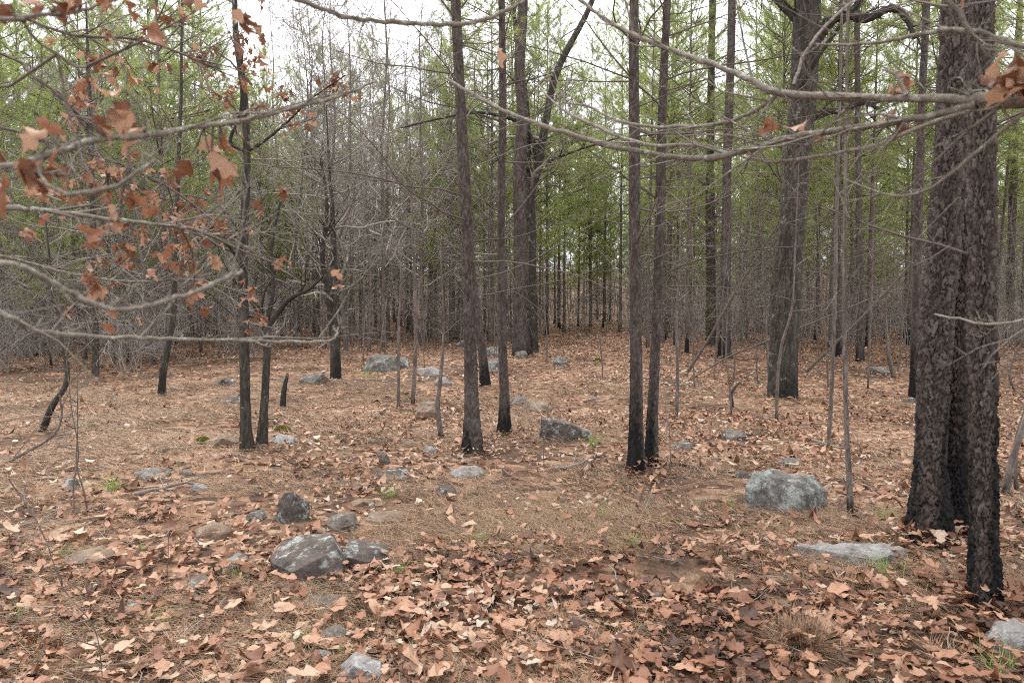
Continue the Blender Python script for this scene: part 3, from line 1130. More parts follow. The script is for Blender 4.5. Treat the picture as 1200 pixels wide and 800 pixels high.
hardwood([(624, 413, 17), (623, 350, 15), (622, 267, 14), (621, 230, 14), (630, 195, 12), (640, 140, 10.5), (653, 83, 9), (687, 17, 8), (705, -30, 7)],
         'mossy dark oak forking to one side behind the slim pine', 62, 'mossy', 0,
         limbs=[([(621, 240, 0, 11), (619, 190, 0.1, 9), (616, 120, 0.1, 8), (605, 40, 0.2, 6), (600, -20, 0.2, 5)], 7),
                ([(630, 190, 0, 7), (622, 160, -0.2, 6), (600, 140, -0.5, 5), (560, 132, -0.9, 4), (520, 138, -1.2, 3), (470, 150, -1.6, 2.5)], 8),
                ([(640, 190, 0, 4), (680, 175, -0.3, 3), (730, 160, -0.6, 2)], 5)], nbr=6, moss=0.55, char=0, sides=44, dz=0.04, depth=0.012, brlow=3.5, brL=1.6)
hardwood([(833, 405, 14), (833, 330, 13), (832, 220, 12), (833, 120, 10), (835, 0, 9)], 'mossy trunk beside the grey pine, left of the large oak', 63, 'mossy', 11, nbr=7, moss=0.5, sides=32, dz=0.05, brlow=3.2, brL=1.8)
# twin stems on the left
hardwood([(291, 527, 25), (288, 495, 15.5), (286, 400, 13.5), (285, 300, 12.5), (289, 190, 10.5), (286, 110, 10), (277, 45, 8.5), (275, 0, 7)],
         'taller of the twin grey oak stems, with brown leaves clinging higher up', 64, 'oak', 7.5,
         limbs=[([(288, 178, 0, 5), (310, 165, -0.1, 4), (340, 140, -0.2, 3), (362, 118, -0.3, 2), (405, 88, -0.4, 1.5)], 5), ([(288, 178, 0, 5), (270, 165, -0.1, 4.5), (282, 130, -0.2, 4), (284, 60, -0.3, 3)], 4),
                ([(288, 320, 0, 6), (270, 290, -0.2, 5), (240, 270, -0.5, 4), (200, 262, -0.8, 3)], 6)], nbr=9, char=0.2, sides=44, dz=0.018, depth=0.009, brlow=2.2, brL=1.1)
hardwood([(305, 524, 20), (309, 485, 12.5), (312, 430, 10.5), (313, 388, 11), (311, 372, 9)],
         'shorter of the twin grey oak stems, splitting into crooked limbs', 65, 'oak', 0,
         limbs=[([(312, 385, 0, 9), (302, 362, 0, 7), (286, 345, -0.1, 6), (262, 335, -0.3, 4)], 6), ([(313, 385, 0, 9), (325, 368, 0, 7), (340, 350, -0.1, 6), (360, 340, -0.2, 4.5), (378, 325, -0.3, 3)], 8),
                ([(312, 380, 0, 7), (320, 340, 0.1, 5), (318, 290, 0.2, 4), (330, 230, 0.3, 3)], 7)], nbr=1, char=0.2, sides=36, dz=0.018, depth=0.008, brlow=1.5, brL=0.6)
hardwood([(394, 443, 16), (393, 400, 13), (392, 340, 12), (391, 290, 9), (389, 240, 6), (386, 200, 4)],
         'dark bare hardwood with a second crooked stem, beside the low grey stone', 66, 'oak', 5.0,
         limbs=[([(390, 400, 0, 8), (384, 340, -0.1, 8), (378, 300, -0.2, 7), (383, 240, -0.2, 5), (375, 180, -0.2, 3)], 10)], nbr=20, char=0.5, sides=34, dz=0.03, depth=0.009, brlow=1.2, brL=1.7)
hardwood([(189, 462, 11), (191, 440, 9), (197, 405, 8.5), (203, 365, 9), (205, 300, 8), (208, 220, 6), (212, 120, 5)],
         'leaning bare hardwood in the open straw, dark at its foot', 67, 'oak', 6.5, nbr=14, char=0.4, sides=28, dz=0.03, depth=0.008, brlow=1.3, brL=1.5)
hardwood([(45, 505, 10), (60, 478, 8.5), (75, 455, 7), (79, 436, 6), (74, 405, 5), (68, 370, 4), (60, 320, 3)],
         'crooked low sapling bending up out of the straw', 68, 'oak', 3.2, nbr=9, char=0.3, sides=24, dz=0.02, depth=0.006, brlow=0.7, brL=1.1, name='bare_sapling')
hardwood([(112, 440, 10), (112, 400, 9), (110, 330, 8), (108, 220, 7), (104, 100, 6)], 'bare hardwood deep in the grey brush', 69, 'oak', 7, nbr=12, sides=24, dz=0.05, depth=0.007, brlow=1.4, brL=1.6)

SAP = dict(DEAD, wander=0.14, n=(5, 4), lr=0.5)
for pix, lab, seed, H, nb in (
    ([(467, 476, 5.5), (467, 440, 4.5), (467, 400, 4), (469, 350, 3)], 'short thin sapling in front of the lichened boulder', 71, 2.4, 7),
    ([(483, 473, 6.5), (486, 430, 5.5), (488, 380, 5), (486, 320, 4.5), (484, 280, 4)], 'bare sapling beside the short thin one, near the lichened boulder', 72, 4.0, 11),
    ([(519, 513, 8.5), (513, 480, 7), (515, 455, 6), (519, 410, 4.5), (520, 370, 3.5), (518, 330, 3)], 'crooked dark sapling near the foot of the straight dark pine', 73, 2.7, 9),
    ([(970, 519, 6.5), (974, 470, 6), (977, 400, 5.5), (979, 330, 5), (980, 267, 4.5), (984, 120, 4), (987, 0, 3)], 'straight bare sapling, the further of two beside the large oak', 74, 6.5, 14),
    ([(998, 605, 10.5), (995, 560, 8), (992, 500, 6.5), (990, 400, 6), (990, 267, 5.5), (992, 130, 4.5), (994, 0, 4)], 'straight bare sapling beyond the grey boulder, taller of two', 75, 6.0, 14),
    ([(910, 494, 5), (911, 450, 4.5), (916, 405, 4), (928, 360, 3), (932, 290, 2.5)], 'thin curved sapling in front of the large oak trunk', 76, 3.6, 9),
    ([(1050, 442, 7), (1043, 425, 6), (1040, 400, 5), (1038, 370, 3)], 'short crooked stem near the dark pine', 77, 2.6, 6),
    ([(1017, 455, 3.5), (1019, 400, 3), (1022, 330, 2.5), (1024, 260, 2)], 'reddish thin sapling behind the two straight saplings', 78, 4.0, 8),
    ([(1176, 580, 11), (1184, 545, 9), (1197, 505, 8), (1215, 450, 7), (1230, 380, 6)], 'slanting dark sapling beside the charred pine', 79, 4.2, 8),
    ([(1192, 575, 6), (1190, 540, 6), (1192, 510, 5), (1205, 470, 4)], 'small stem crossing the slanting dark sapling', 80, 2.2, 4),
    ([(793, 488, 5), (794, 440, 4.5), (793, 380, 4), (796, 310, 3)], 'thin sapling behind the pair of pines', 81, 3.8, 9),
    ([(858, 487, 3), (855, 450, 2.6), (851, 420, 2.2), (852, 380, 1.8)], 'wispy seedling in front of the grey pine', 82, 2.0, 8),
    ([(432, 411, 6), (433, 380, 5), (434, 320, 4.5), (430, 250, 3.5)], 'bare sapling behind the lichened boulder', 83, 5.0, 14),
    ([(573, 400, 6), (574, 370, 5), (576, 330, 4.5)], 'dark young stem behind the slim pine', 84, 4.0, 8),
    ([(640, 425, 3), (641, 400, 2.5), (639, 370, 2)], 'thin stem beside the mossy forked oak', 85, 2.6, 8),
    ([(706, 444, 2.6), (706, 430, 2.4), (704, 410, 2)], 'tiny bare seedling in the leafy lane', 86, 1.2, 6),
    ([(88, 600, 2.4), (86, 570, 2.2), (92, 530, 2), (84, 480, 1.6)], 'whip-thin upright seedling on the open straw', 87, 1.5, 7),
    ([(106, 600, 3.5), (98, 575, 3), (90, 545, 2.5), (91, 505, 2)], 'leaning bare seedling beside a whip-thin one', 88, 1.2, 5),
    ([(198, 690, 2), (196, 672, 1.8), (197, 655, 1.4)], 'short upright stem by the grey fallen stick', 89, 0.32, 2),
    ([(122, 800, 2.2), (112, 740, 2), (75, 690, 1.8), (48, 620, 1.5), (10, 560, 1.2)], 'long thin cane arching over the leaves', 90, 0.0, 5),
    ([(785, 560, 2), (786, 545, 1.8), (785, 520, 1.5)], 'short stem in the leaves beside the pair of pines', 91, 0.5, 2),
    ([(788, 700, 1.6), (786, 670, 1.4), (787, 640, 1.1)], 'thin dark stalk standing in the deep leaves', 92, 0.35, 2),
    ([(638, 545, 2), (637, 525, 1.8), (640, 505, 1.5)], 'slight stem by the dark slab of rock', 93, 0.6, 3),
):
    hardwood(pix, lab, seed, 'pinefar' if seed < 84 else 'twigdark', H, nbr=nb, char=0.15, sides=12 if seed < 84 else 7, dz=0.03, depth=0.003, brlow=0.35 * max(0.3, H), brL=0.8 if H > 1.3 else 0.16,
             name='bare_sapling', cat='sapling', twigmat='twigdark', topP=SAP, flare=0.12)

# leaning dead poles
def pole(pix, label, seed, mat='twigdark', tw=8, name='leaning_pole'):
    p0 = on_ground(*pix[0][:2])
    o = thing(name, label, 'dead sapling', p0)
    q = [(x, y, p0[1] + dy, w * 0.7) for x, y, dy, w in pix]
    pixel_branch(o, p0, q, M[mat], seed, DEAD, tw, 0.5, 7, 0.5)


pole([(803, 440, 0, 6), (830, 398, -0.3, 5.5), (857, 350, -0.6, 5), (885, 305, -0.9, 4), (912, 262, -1.2, 3)], 'dead grey pole leaning across the front of the mossy trunk', 401)
pole([(941, 439, 0, 6), (970, 411, -0.3, 5.5), (1010, 372, -0.7, 5), (1060, 318, -1.1, 4), (1100, 265, -1.5, 3)], 'dead pole leaning between the large oak and the grouped pines', 402)
pole([(805, 447, 0, 3), (850, 420, -0.3, 3.5), (880, 407, -0.5, 3.5), (960, 375, -1.0, 3), (1020, 350, -1.4, 2.5)], 'thin dead stem slanting low past the large oak', 403)
pole([(880, 408, 0, 3), (960, 372, -0.3, 3), (1010, 340, -0.6, 3), (1070, 300, -1.2, 2.5)], 'thin dead stem slanting behind the two straight saplings', 404)
pole([(1190, 458, 0, 4), (1183, 440, 0, 4), (1190, 415, 0, 4), (1205, 385, -0.1, 3)], 'bent stick rising at the side of the charred pine', 405, 'twigdark', 4)
pole([(0, 546, 0, 6), (30, 530, 0.1, 6), (60, 512, 0.2, 5), (72, 490, 0.3, 4), (70, 462, 0.3, 3)], 'dark bent limb lying against the crooked low sapling', 406, 'twigdark', 6)

# broken charred stubs
for k, (pix, lab) in enumerate((([(330, 478, 8), (333, 455, 7), (337, 437, 4)], 'broken dark stub beside the twin oak stems'),
                                ([(496, 404, 6), (489, 390, 6), (485, 378, 4)], 'burnt leaning stub beyond the lichened boulder'),
                                ([(792, 405, 6), (791, 380, 5), (790, 362, 3)], 'dark snag in the stand behind the pair of pines'),
                                ([(862, 478, 4), (857, 462, 5), (868, 447, 3)], 'charred stub by the wispy seedling'))):
    path, rad, foot = traced(pix)
    o = thing('tree_stub', lab, 'stump', foot)
    tm, _ = trunk_mesh('trunk', path - foot, rad, M['deadwood'], 16, 0.02, 'oak', 500 + k, char=0.6, depth=0.006)
    link('trunk', tm, o)

scatter_pines()

# ------------------------------------------------------------------ bare hardwoods and brush (copies)
BARE = []
for s, H, r0 in ((1, 6.5, 0.045), (2, 5.0, 0.035), (3, 8.0, 0.06), (4, 4.0, 0.028)):
    rng = np.random.default_rng(600 + s)
    path, rad = trunk_line(610 + s, H, r0 * 0.85, lean=0.32, n=12)
    tm, S = trunk_mesh('trunk', path, rad, M['pinefar'], 8, 0.2, 'oak', 620 + s, char=0.0, depth=0.004)
    mb = MB()
    for k in range(34):
        z = H * (0.15 + 0.83 * (k + rng.random()) / 34)
        i = int(np.argmin(np.abs(S[:, 2] - z)))
        az = rng.uniform(0, 6.283)
        grow(mb, S[i, :3], (math.cos(az), math.sin(az), rng.uniform(0.3, 1.0)), H * 0.26 * rng.uniform(0.6, 1.2) * (1.15 - 0.6 * z / H), max(0.006, S[i, 3] * 0.45), 0, rng, dict(TWIGGY, sides=(4, 3, 3), levels=2, n=(7, 5)))
    BARE.append((tm, mb.mesh('crown', M['brush'])))
BRUSH = []
for s in range(3):
    rng = np.random.default_rng(650 + s)
    mb = MB()
    PB = dict(TWIGGY, wander=0.2, up=(0.3, 0.15, 0.1), levels=2, n=(8, 6), sides=(4, 3, 3))
    for k in range(14):
        az = rng.uniform(0, 6.283)
        grow(mb, (rng.normal(0, 0.12), rng.normal(0, 0.12), -0.03), (math.cos(az) * 0.6, math.sin(az) * 0.6, 1.0), rng.uniform(0.9, 2.1), 0.010, 0, rng, PB)
    BRUSH.append(mb.mesh('stems', M['brush']))


def scatter_bare():
    rng = random.Random(9)
    groups = {0: ('bare grey hardwood with fine twigs beyond the lichened boulders', 'bare hardwoods beyond the boulders'),
              1: ('bare grey hardwood in the brush left of the twin oak stems', 'bare hardwoods in the brush'),
              2: ('bare grey hardwood among the pines of the far stand', 'bare hardwoods among the pines')}
    n = 0
    for _ in range(4000):
        if n >= 130: break
        y = rng.uniform(16, 42)
        x = rng.uniform(-1, 1) * (0.74 * y + 2)
        px, py = project((x, y, gz(x, y)))
        z = 0 if 330 <= px < 600 else 1 if px < 330 else 2
        if z == 2 and (rng.random() < 0.75 or y < 22 or (640 < px < 740 and y < 32)): continue
        if z == 0 and y < 21: continue
        if z == 1 and y < 15.5: continue
        if not free(x, y, 0.75): continue
        placed.append((x, y))
        bi = rng.randrange(4)
        tm, cm = BARE[bi]
        look = ('middling', 'shortish', 'tall', 'small')[bi]
        o = thing('bare_tree', groups[z][0].replace('bare', look + ' bare', 1), 'tree', (x, y, gz(x, y)), rng.uniform(0, 6.28), rng.uniform(0.8, 1.25) * (1.3 if z == 0 and rng.random() < 0.4 else 1), look + ' ' + groups[z][1])
        link('trunk', tm, o)
        link('crown', cm, o)
        n += 1
    n = 0
    for _ in range(4000):
        if n >= 80: break
        y = rng.uniform(12, 34)
        x = rng.uniform(-1, 1) * (0.74 * y + 2)
        px, py = project((x, y, gz(x, y)))
        if px < 300:
            if y < 12.5 + 3.5 * max(0, px) / 300: continue
            lab, grp = 'tangled leafless shrub left of the twin oak stems', 'shrubs left of the twin stems'
        elif px < 620:
            if y < 24: continue
            lab, grp = 'tangled leafless shrub behind the lichened boulders', 'shrubs behind the boulders'
        else:
            if y < 22 or (640 < px < 740 and y < 32): continue
            lab, grp = 'tangled leafless shrub at the foot of the pine stand', 'shrubs under the pines'
        if rng.random() < (0.0 if px < 300 else 0.45): continue
        if not free(x, y, 0.6): continue
        placed.append((x, y))
        tag(link('bare_shrub', BRUSH[rng.randrange(3)], None, (x, y, gz(x, y)), (0, 0, rng.uniform(0, 6.28)), rng.uniform(0.6, 1.15)), lab, 'shrub', grp)
        n += 1


scatter_bare()
for k, (px, y, i, sc_) in enumerate(((345, 21, 0, 1.55), (372, 25, 2, 1.45), (412, 23, 2, 1.35), (428, 29, 0, 1.7), (455, 26, 2, 1.5), (478, 31, 2, 1.6), (500, 27, 0, 1.6), (330, 27, 2, 1.5), (395, 33, 2, 1.7), (405, 19, 0, 1.6), (450, 20.5, 2, 1.45), (380, 21, 2, 1.3), (495, 22, 2, 1.35), (520, 33, 2, 1.5), (440, 36, 2, 1.7), (360, 36, 2, 1.7))):
    x = (px - CX) / F_PX * y
    o = thing('bare_tree', 'tall bare hardwood veiling the open sky behind the boulders', 'tree', (x, y, gz(x, y)), 0.9 * k, sc_, 'tall bare hardwoods against the sky')
    link('trunk', BARE[i][0], o)
    link('crown', BARE[i][1], o)
for k, (px, y, i, sc_) in enumerate(((505, 29, 4, 0.95), (470, 34, 1, 0.9), (528, 25, 4, 0.9), (350, 32, 1, 0.85), (318, 24, 4, 0.85), (385, 41, 4, 1.3), (425, 44, 1, 1.35), (462, 40, 4, 1.25), (405, 47, 2, 1.2), (440, 31, 5, 0.95), (368, 30, 4, 1.1), (650, 40, 4, 1.2), (715, 44, 4, 1.2), (655, 34, 2, 1.05), (692, 37, 5, 1.15), (727, 32, 2, 1.0), (641, 30, 5, 1.1), (708, 41, 2, 1.2))):
    x = (px - CX) / F_PX * y
    lab = 'light green pine standing among the tall bare hardwoods' if px < 600 else 'light green pine closing the end of the leafy lane'
    put_pine(i, x, y, sc_, 0.7 * k, lab, lab.replace('pine', 'pines'))

# nearer pines with low green boughs at the left
for k, (px, py, i, s, lab) in enumerate(((195, 420, 4, 1.05, 'green pine with low boughs behind the leaning bare hardwood'), (52, 408, 1, 0.95, 'green pine behind the crooked low sapling'),
                                         (130, 402, 4, 1.1, 'green pine with wide boughs in the grey brush'), (-40, 425, 2, 0.9, 'green pine at the outer edge of the grey brush'),
                                         (255, 396, 0, 1.15, 'green pine just behind the twin oak stems'), (90, 398, 2, 1.0, 'tall green pine amid the grey brush'), (15, 400, 4, 1.15, 'bushy green pine amid the grey brush'),
                                         (165, 405, 5, 0.95, 'upright green pine amid the grey brush'), (225, 392, 4, 1.2, 'bushy green pine beyond the leaning bare hardwood'), (-30, 405, 5, 1.0, 'green pine beyond the edge of the brush'),
                                         (290, 388, 4, 1.0, 'green pine showing between the twin oak stems'), (60, 432, 3, 0.75, 'young bushy pine with low boughs by the crooked low sapling'),
                                         (150, 424, 3, 0.85, 'young bushy pine with low boughs left of the leaning bare hardwood'), (236, 414, 3, 0.8, 'young bushy pine with low boughs between leaning hardwood and twin stems'),
                                         (345, 403, 3, 0.8, 'young bushy pine with low boughs between twin stems and dark hardwood'), (5, 415, 3, 0.9, 'young bushy pine with low boughs in the outer brush'))):
    p = on_ground(px, py)
    placed.append((p[0], p[1]))
    put_pine(i, p[0], p[1], s, 1.3 * k, lab, None)


# thin bare saplings of the middle ground
THIN = []
for s_ in range(6):
    rng = np.random.default_rng(680 + s_)
    H = rng.uniform(2.2, 4.6)
    path, rad = trunk_line(690 + s_, H, rng.uniform(0.011, 0.02), lean=0.09, n=8)
    tm, S = trunk_mesh('trunk', path, rad, M['pinefar'], 6, 0.15, 'oak', 700 + s_, depth=0.001, flare=0.1)
    mb = MB()
    for k in range(11):
        z = H * (0.15 + 0.82 * (k + rng.random()) / 11)
        i = int(np.argmin(np.abs(S[:, 2] - z)))
        az = rng.uniform(0, 6.283)
        grow(mb, S[i, :3], (math.cos(az), math.sin(az), rng.uniform(0.0, 0.8)), rng.uniform(0.35, 1.1), 0.005, 0, rng, dict(DEAD, wander=0.15, sides=(3, 3, 3), n=(5, 3), rmin=0.0022))
    THIN.append((tm, mb.mesh('crown', M['twigdark'])))


def scatter_thin():
    rng = random.Random(21)
    n = 0
    for _ in range(3000):
        if n >= 135: break
        y = rng.uniform(11.5, 27)
        x = rng.uniform(-1, 1) * (0.72 * y + 1)
        px, py = project((x, y, gz(x, y)))
        if px < 420 and (y < 17 or rng.random() < 0.6): continue
        if 420 <= px < 630 and y < 15: continue
        if 630 <= px < 740 and (y < 24 or rng.random() < 0.5): continue
        if px >= 740 and y < 13: continue
        if 880 < px < 955 and y < 13.5: continue
        if not free(x, y, 0.5): continue
        placed.append((x, y))
        w = 'among the shrubs left of the boulders' if px < 420 else 'around the pale lichened boulders' if px < 630 else 'scattered before the stand of pines'
        k = rng.randrange(6)
        o = thing('bare_sapling', 'wispy thin bare sapling ' + w, 'sapling', (x, y, gz(x, y)), rng.uniform(0, 6.28), rng.uniform(0.7, 1.2), 'wispy saplings ' + w)
        o.rotation_euler = (rng.gauss(0, 0.07), rng.gauss(0, 0.07), o.rotation_euler[2])
        link('trunk', THIN[k][0], o)
        link('crown', THIN[k][1], o)
        n += 1


scatter_thin()


# ------------------------------------------------------------------ far wood and undergrowth: nobody could count them
def far_wood():
    rng = np.random.default_rng(900)
    protos = []
    for s, H, base, rm in ((1, 13, 2.2, 2.1), (2, 16, 3.4, 2.3), (3, 10, 1.6, 1.9)):
        mb = pine_crown(910 + s, H, base, rm, 0.8, 0.22, lo=True, tuft=0.42, ndead=6)
        path, rad = trunk_line(920 + s, H, 0.09, n=6)
        tube(mb, path, rad, 5)
        mb.flush()
        protos.append(mb)
    out = MB()
    pts = []
    while len(pts) < 165:
        y = rng.uniform(46, 100)
        x = rng.uniform(-1, 1) * (0.76 * y + 4)
        if all((x - a) ** 2 + (y - b) ** 2 > 2.2 for a, b in pts):
            pts.append((x, y))
    for x, y in pts:
        px, _ = project((x, y, gz(x, y)))
        p = protos[rng.integers(0, 3)]
        s = rng.uniform(0.75, 1.2) * (0.62 if 350 < px < 500 else 1)
        a = rng.uniform(0, 6.283)
        c, sn = math.cos(a), math.sin(a)
        Rm = np.array([[c, -sn, 0], [sn, c, 0], [0, 0, 1]]) * s
        V = np.concatenate(p.V) @ Rm.T + np.array([x, y, gz(x, y) - 0.1])
        T, TM = np.concatenate(p.T), np.concatenate(p.TM)
        Q = np.concatenate(p.Q)
        A = np.concatenate(p.A)
        base = out.n
        out.V.append(V.astype(np.float32)); out.A.append((A * 0.8 + rng.uniform(0, 0.2)).astype(np.float32)); out.B.append(np.zeros(len(V), np.float32))
        out.T.append((T + base).astype(np.int32)); out.TM.append(TM)
        out.Q.append((Q + base).astype(np.int32)); out.QM.append(np.zeros(len(Q), np.int32))
        out.n += len(V)
    o = link('distant_woods', out.mesh('distant_woods', [M['brush'], M['needle']]))
    tag(o, 'far mass of green pines closing the view beyond the stand', 'woods', kind='stuff')


far_wood()


def undergrowth():
    rng = np.random.default_rng(950)
    mb = MB()
    n = 0
    while n < 8000:
        y = 21 + 47 * rng.random() ** 0.75
        x = rng.uniform(-1, 1) * (0.75 * y + 3)
        px = CX + F_PX * x / y
        if 640 < px < 735 and y < 36: continue
        if 330 < px < 640 and y < 25: continue
        h = rng.uniform(0.8, 3.8)
        p0 = np.array([x, y, gz(x, y) - 0.03])
        d = np.array([rng.normal(0, 0.16), rng.normal(0, 0.16), 1.0])
        mid = p0 + d * h * 0.5
        end = mid + (d + rng.normal(0, 0.2, 3)) * h * 0.5
        ti = rng.uniform(0.1, 0.9)
        r = rng.uniform(0.006, 0.014)
        tube(mb, np.array([p0, mid, end]), (r, r * 0.7, 0.004), 3, tint=ti)
        k = int(rng.integers(3, 6))
        t = rng.uniform(0.2, 0.95, k)
        dd = rng.normal(0, 1, (k, 3))
        dd[:, 2] = np.abs(dd[:, 2]) * 0.8
        dd /= np.linalg.norm(dd, axis=1)[:, None]
        for q in range(k):
            b = p0 + (end - p0) * t[q]
            tube(mb, np.array([b, b + dd[q] * h * 0.28]), (r * 0.55, 0.003), 3, tint=ti)
        n += 1
    o = link('undergrowth', mb.mesh('undergrowth', M['brush']))
    tag(o, 'grey brown haze of bare stems under the far pines', 'undergrowth', kind='stuff')


undergrowth()


# ------------------------------------------------------------------ rocks
def rock_mesh(w, d, h, seed, mat, pts=None, rough=1.0):
    """an angular boulder: hull of a few points, bevelled, subdivided and roughened. Its base is at z=0"""
    rng = random.Random(seed)
    bm = bmesh.new()
    if pts is None:
        pts = []
        nb = rng.choice((5, 6, 7))
        a0 = rng.uniform(0, 6.28)
        for k in range(nb):
            a = a0 + 6.283 * (k + rng.uniform(-0.25, 0.25)) / nb
            q = rng.uniform(0.46, 0.56)
            pts.append((q * math.cos(a), q * math.sin(a), -0.3))
            pts.append((q * 0.98 * math.cos(a), q * 0.98 * math.sin(a), rng.uniform(0.1, 0.5)))
        tx, ty = rng.uniform(-0.5, 0.5), rng.uniform(-0.2, 0.5)
        for k in range(rng.choice((3, 4))):
            a = a0 + 1.0 + 6.283 * (k + rng.uniform(-0.3, 0.3)) / 3.5
            q = rng.uniform(0.22, 0.42)
            x, y = q * math.cos(a), q * math.sin(a)
            pts.append((x, y, min(1.0, 0.85 + tx * x + ty * y)))
    for x, y, z in pts:
        bm.verts.new((x * w, y * d, z * h))
    r = bmesh.ops.convex_hull(bm, input=bm.verts)
    junk = [e for e in r['geom_interior'] if isinstance(e, bmesh.types.BMVert)]
    if junk:
        bmesh.ops.delete(bm, geom=junk, context='VERTS')
    m = min(w, d, h * 1.5)
    bmesh.ops.triangulate(bm, faces=bm.faces)
    tgt = max(w, d) / 26
    for _ in range(4):
        es = [e for e in bm.edges if e.calc_length() > tgt * 1.6]
        if not es or len(bm.faces) > 4500:
            break
        bmesh.ops.subdivide_edges(bm, edges=es, cuts=1)
        bmesh.ops.triangulate(bm, faces=[f for f in bm.faces if len(f.verts) > 3])
    bm.normal_update()
    off = Vector((seed * 1.7, seed * 0.3, 0))
    dis = []
    for v in bm.verts:
        p = v.co
        q = p / m
        n = 0.045 * mnoise.fractal(q * 2.4 + off, 0.75, 2.0, 6) + 0.04 * mnoise.ridged_multi_fractal(q * 2.2 + off, 0.9, 2.1, 4, 1.0, 2.0) * 0.5
        dis.append(v.normal * n * m * rough)
    for v, dd in zip(bm.verts, dis):
        v.co += dd
    bm.normal_update()
    for f in bm.faces:
        f.smooth = True
    me = bpy.data.meshes.new('rock')
    bm.to_mesh(me)
    bm.free()
    me.materials.append(M[mat])
    try:
        me.set_sharp_from_angle(angle=R(20))
    except Exception:
        pass
    return me


def rock(x0, y0, x1, y1, mat, label, seed, pts=None, dr=0.7, rot=None, rough=1.0, name='rock', sink=0.12):
    front = on_ground((x0 + x1) / 2, y1)
    Y = front[1]
    w = (x1 - x0) * Y / F_PX
    d = w * dr
    vis = (y1 - y0) - 0.6 * d * CAM_H * F_PX / (Y * (Y + d))
    h = max(0.14 * w, 0.035, 0.9 * vis * Y / F_PX)
    c = np.array([front[0] * (1 + 0.5 * d / Y), Y + d * 0.42, 0])
    z = min(gz(c[0], c[1]), front[2])
    me = rock_mesh(w, d, h * (1 + sink), seed, mat, pts, rough)
    rz = rot if rot is not None else random.Random(seed).uniform(-0.25, 0.25)
    o = link(name, me, None, (c[0], c[1], z - h * sink), (0, 0, rz))
    ROCK_SPOTS.append((c[0], c[1] - 0.06 * d, 0.42 * max(w, d) + 0.01))
    return tag(o, label, 'rock')


# the split boulder: a wedge and a smaller block
rock(314, 624, 410, 685, 'rock_dark', 'large dark rock with a pale lichened face, half of a split boulder', 1,
     [(-0.5, 0.05, -0.2), (-0.5, 0.1, 0.5), (-0.45, 0.5, 0.75), (-0.05, -0.5, -0.2), (-0.08, -0.47, 0.5), (0.2, -0.5, -0.2), (0.5, -0.28, -0.2), (0.5, -0.25, 0.55), (0.42, -0.2, 0.9), (0.34, 0.0, 1.0),
      (0.2, 0.45, 1.0), (0.45, 0.4, 0.3), (-0.2, 0.5, 0.92), (-0.42, -0.1, 0.5), (0.02, -0.25, 0.75), (0.4, 0.5, -0.2), (-0.4, 0.5, -0.2)], 0.85, 0.0, 0.7)
rock(403, 628, 456, 670, 'rock_dark', 'smaller lichened block beside the large dark rock, other half of the split boulder', 2,
     [(-0.5, -0.45, -0.2), (-0.5, -0.42, 0.75), (-0.42, -0.1, 1.0), (0.05, -0.5, 0.55), (0.05, -0.2, 0.9), (0.42, -0.35, 0.45), (0.5, -0.1, 0.55), (0.5, -0.3, -0.2), (0.42, 0.4, 0.7), (-0.4, 0.5, 0.95), (0.5, 0.4, -0.2), (-0.5, 0.5, -0.2)], 0.95, 0.08, 0.7)
rock(869, 541, 967, 603, 'rock_lichen', 'large grey lichen covered boulder lying alone among the leaves', 3,
     [(-0.5, -0.02, -0.2), (-0.47, 0.05, 0.62), (-0.36, 0.1, 0.92), (0.06, -0.5, -0.2), (0.05, -0.42, 0.62), (0.02, -0.3, 0.86), (-0.1, 0.25, 1.0), (0.36, 0.1, 0.9), (0.5, -0.08, -0.2), (0.49, -0.02, 0.55),
      (0.42, 0.4, 0.7), (-0.3, 0.5, 0.8), (0.1, 0.5, -0.2), (-0.4, 0.45, -0.2)], 0.8, 0.0, 0.8)
rock(324, 568, 364, 614, 'rock_dark', 'upright pointed rock with a white lichen cap', 4,
     [(-0.45, -0.1, -0.2), (-0.45, -0.05, 0.6), (-0.15, -0.2, 1.0), (0.0, 0.0, 1.0), (-0.1, -0.4, -0.2), (-0.15, -0.4, 0.3), (0.1, -0.1, 0.65), (0.45, 0.1, 0.6), (0.5, 0.0, -0.2), (0.3, 0.5, 0.5), (-0.3, 0.5, 0.6)], 0.9, 0.0)
rock(632, 486, 695, 517, 'rock_dark', 'long dark slab tilted up at one end among the leaves', 5,
     [(-0.5, -0.1, -0.2), (-0.48, 0.0, 0.95), (-0.4, 0.3, 1.0), (-0.2, -0.4, -0.2), (0.5, -0.3, -0.2), (0.48, -0.2, 0.35), (0.1, -0.25, 0.75), (0.45, 0.3, 0.4), (0.0, 0.45, 0.8), (-0.4, 0.5, -0.2), (0.4, 0.5, -0.2)], 0.5, -0.05)
rock(426, 409, 470, 436, 'rock_moss', 'mossy pale boulder behind the short thin sapling', 6, None, 0.7)
rock(934, 631, 1046, 664, 'rock_pale', 'long low pale slab half buried near the three grouped pines', 7,
     [(-0.5, 0.35, -0.2), (-0.5, 0.42, 0.5), (-0.3, 0.5, 0.6), (-0.15, 0.0, -0.2), (-0.12, 0.1, 0.45), (0.22, -0.45, -0.2), (0.25, -0.38, 0.5), (0.4, -0.3, 0.75), (0.5, -0.15, 0.6), (0.5, -0.2, -0.2), (0.45, 0.2, 1.0), (0.1, 0.4, 0.7), (-0.4, 0.5, -0.2), (0.4, 0.4, -0.2)], 0.4, -0.2, 1.6)
rock(1034, 636, 1064, 656, 'rock_pale', 'pale knob of rock at the end of the long low slab', 9, None, 0.8)
rock(1146, 716, 1225, 770, 'rock_pale', 'pale cracked rock at the foot of the charred pine', 8, None, 0.8, 0.0)
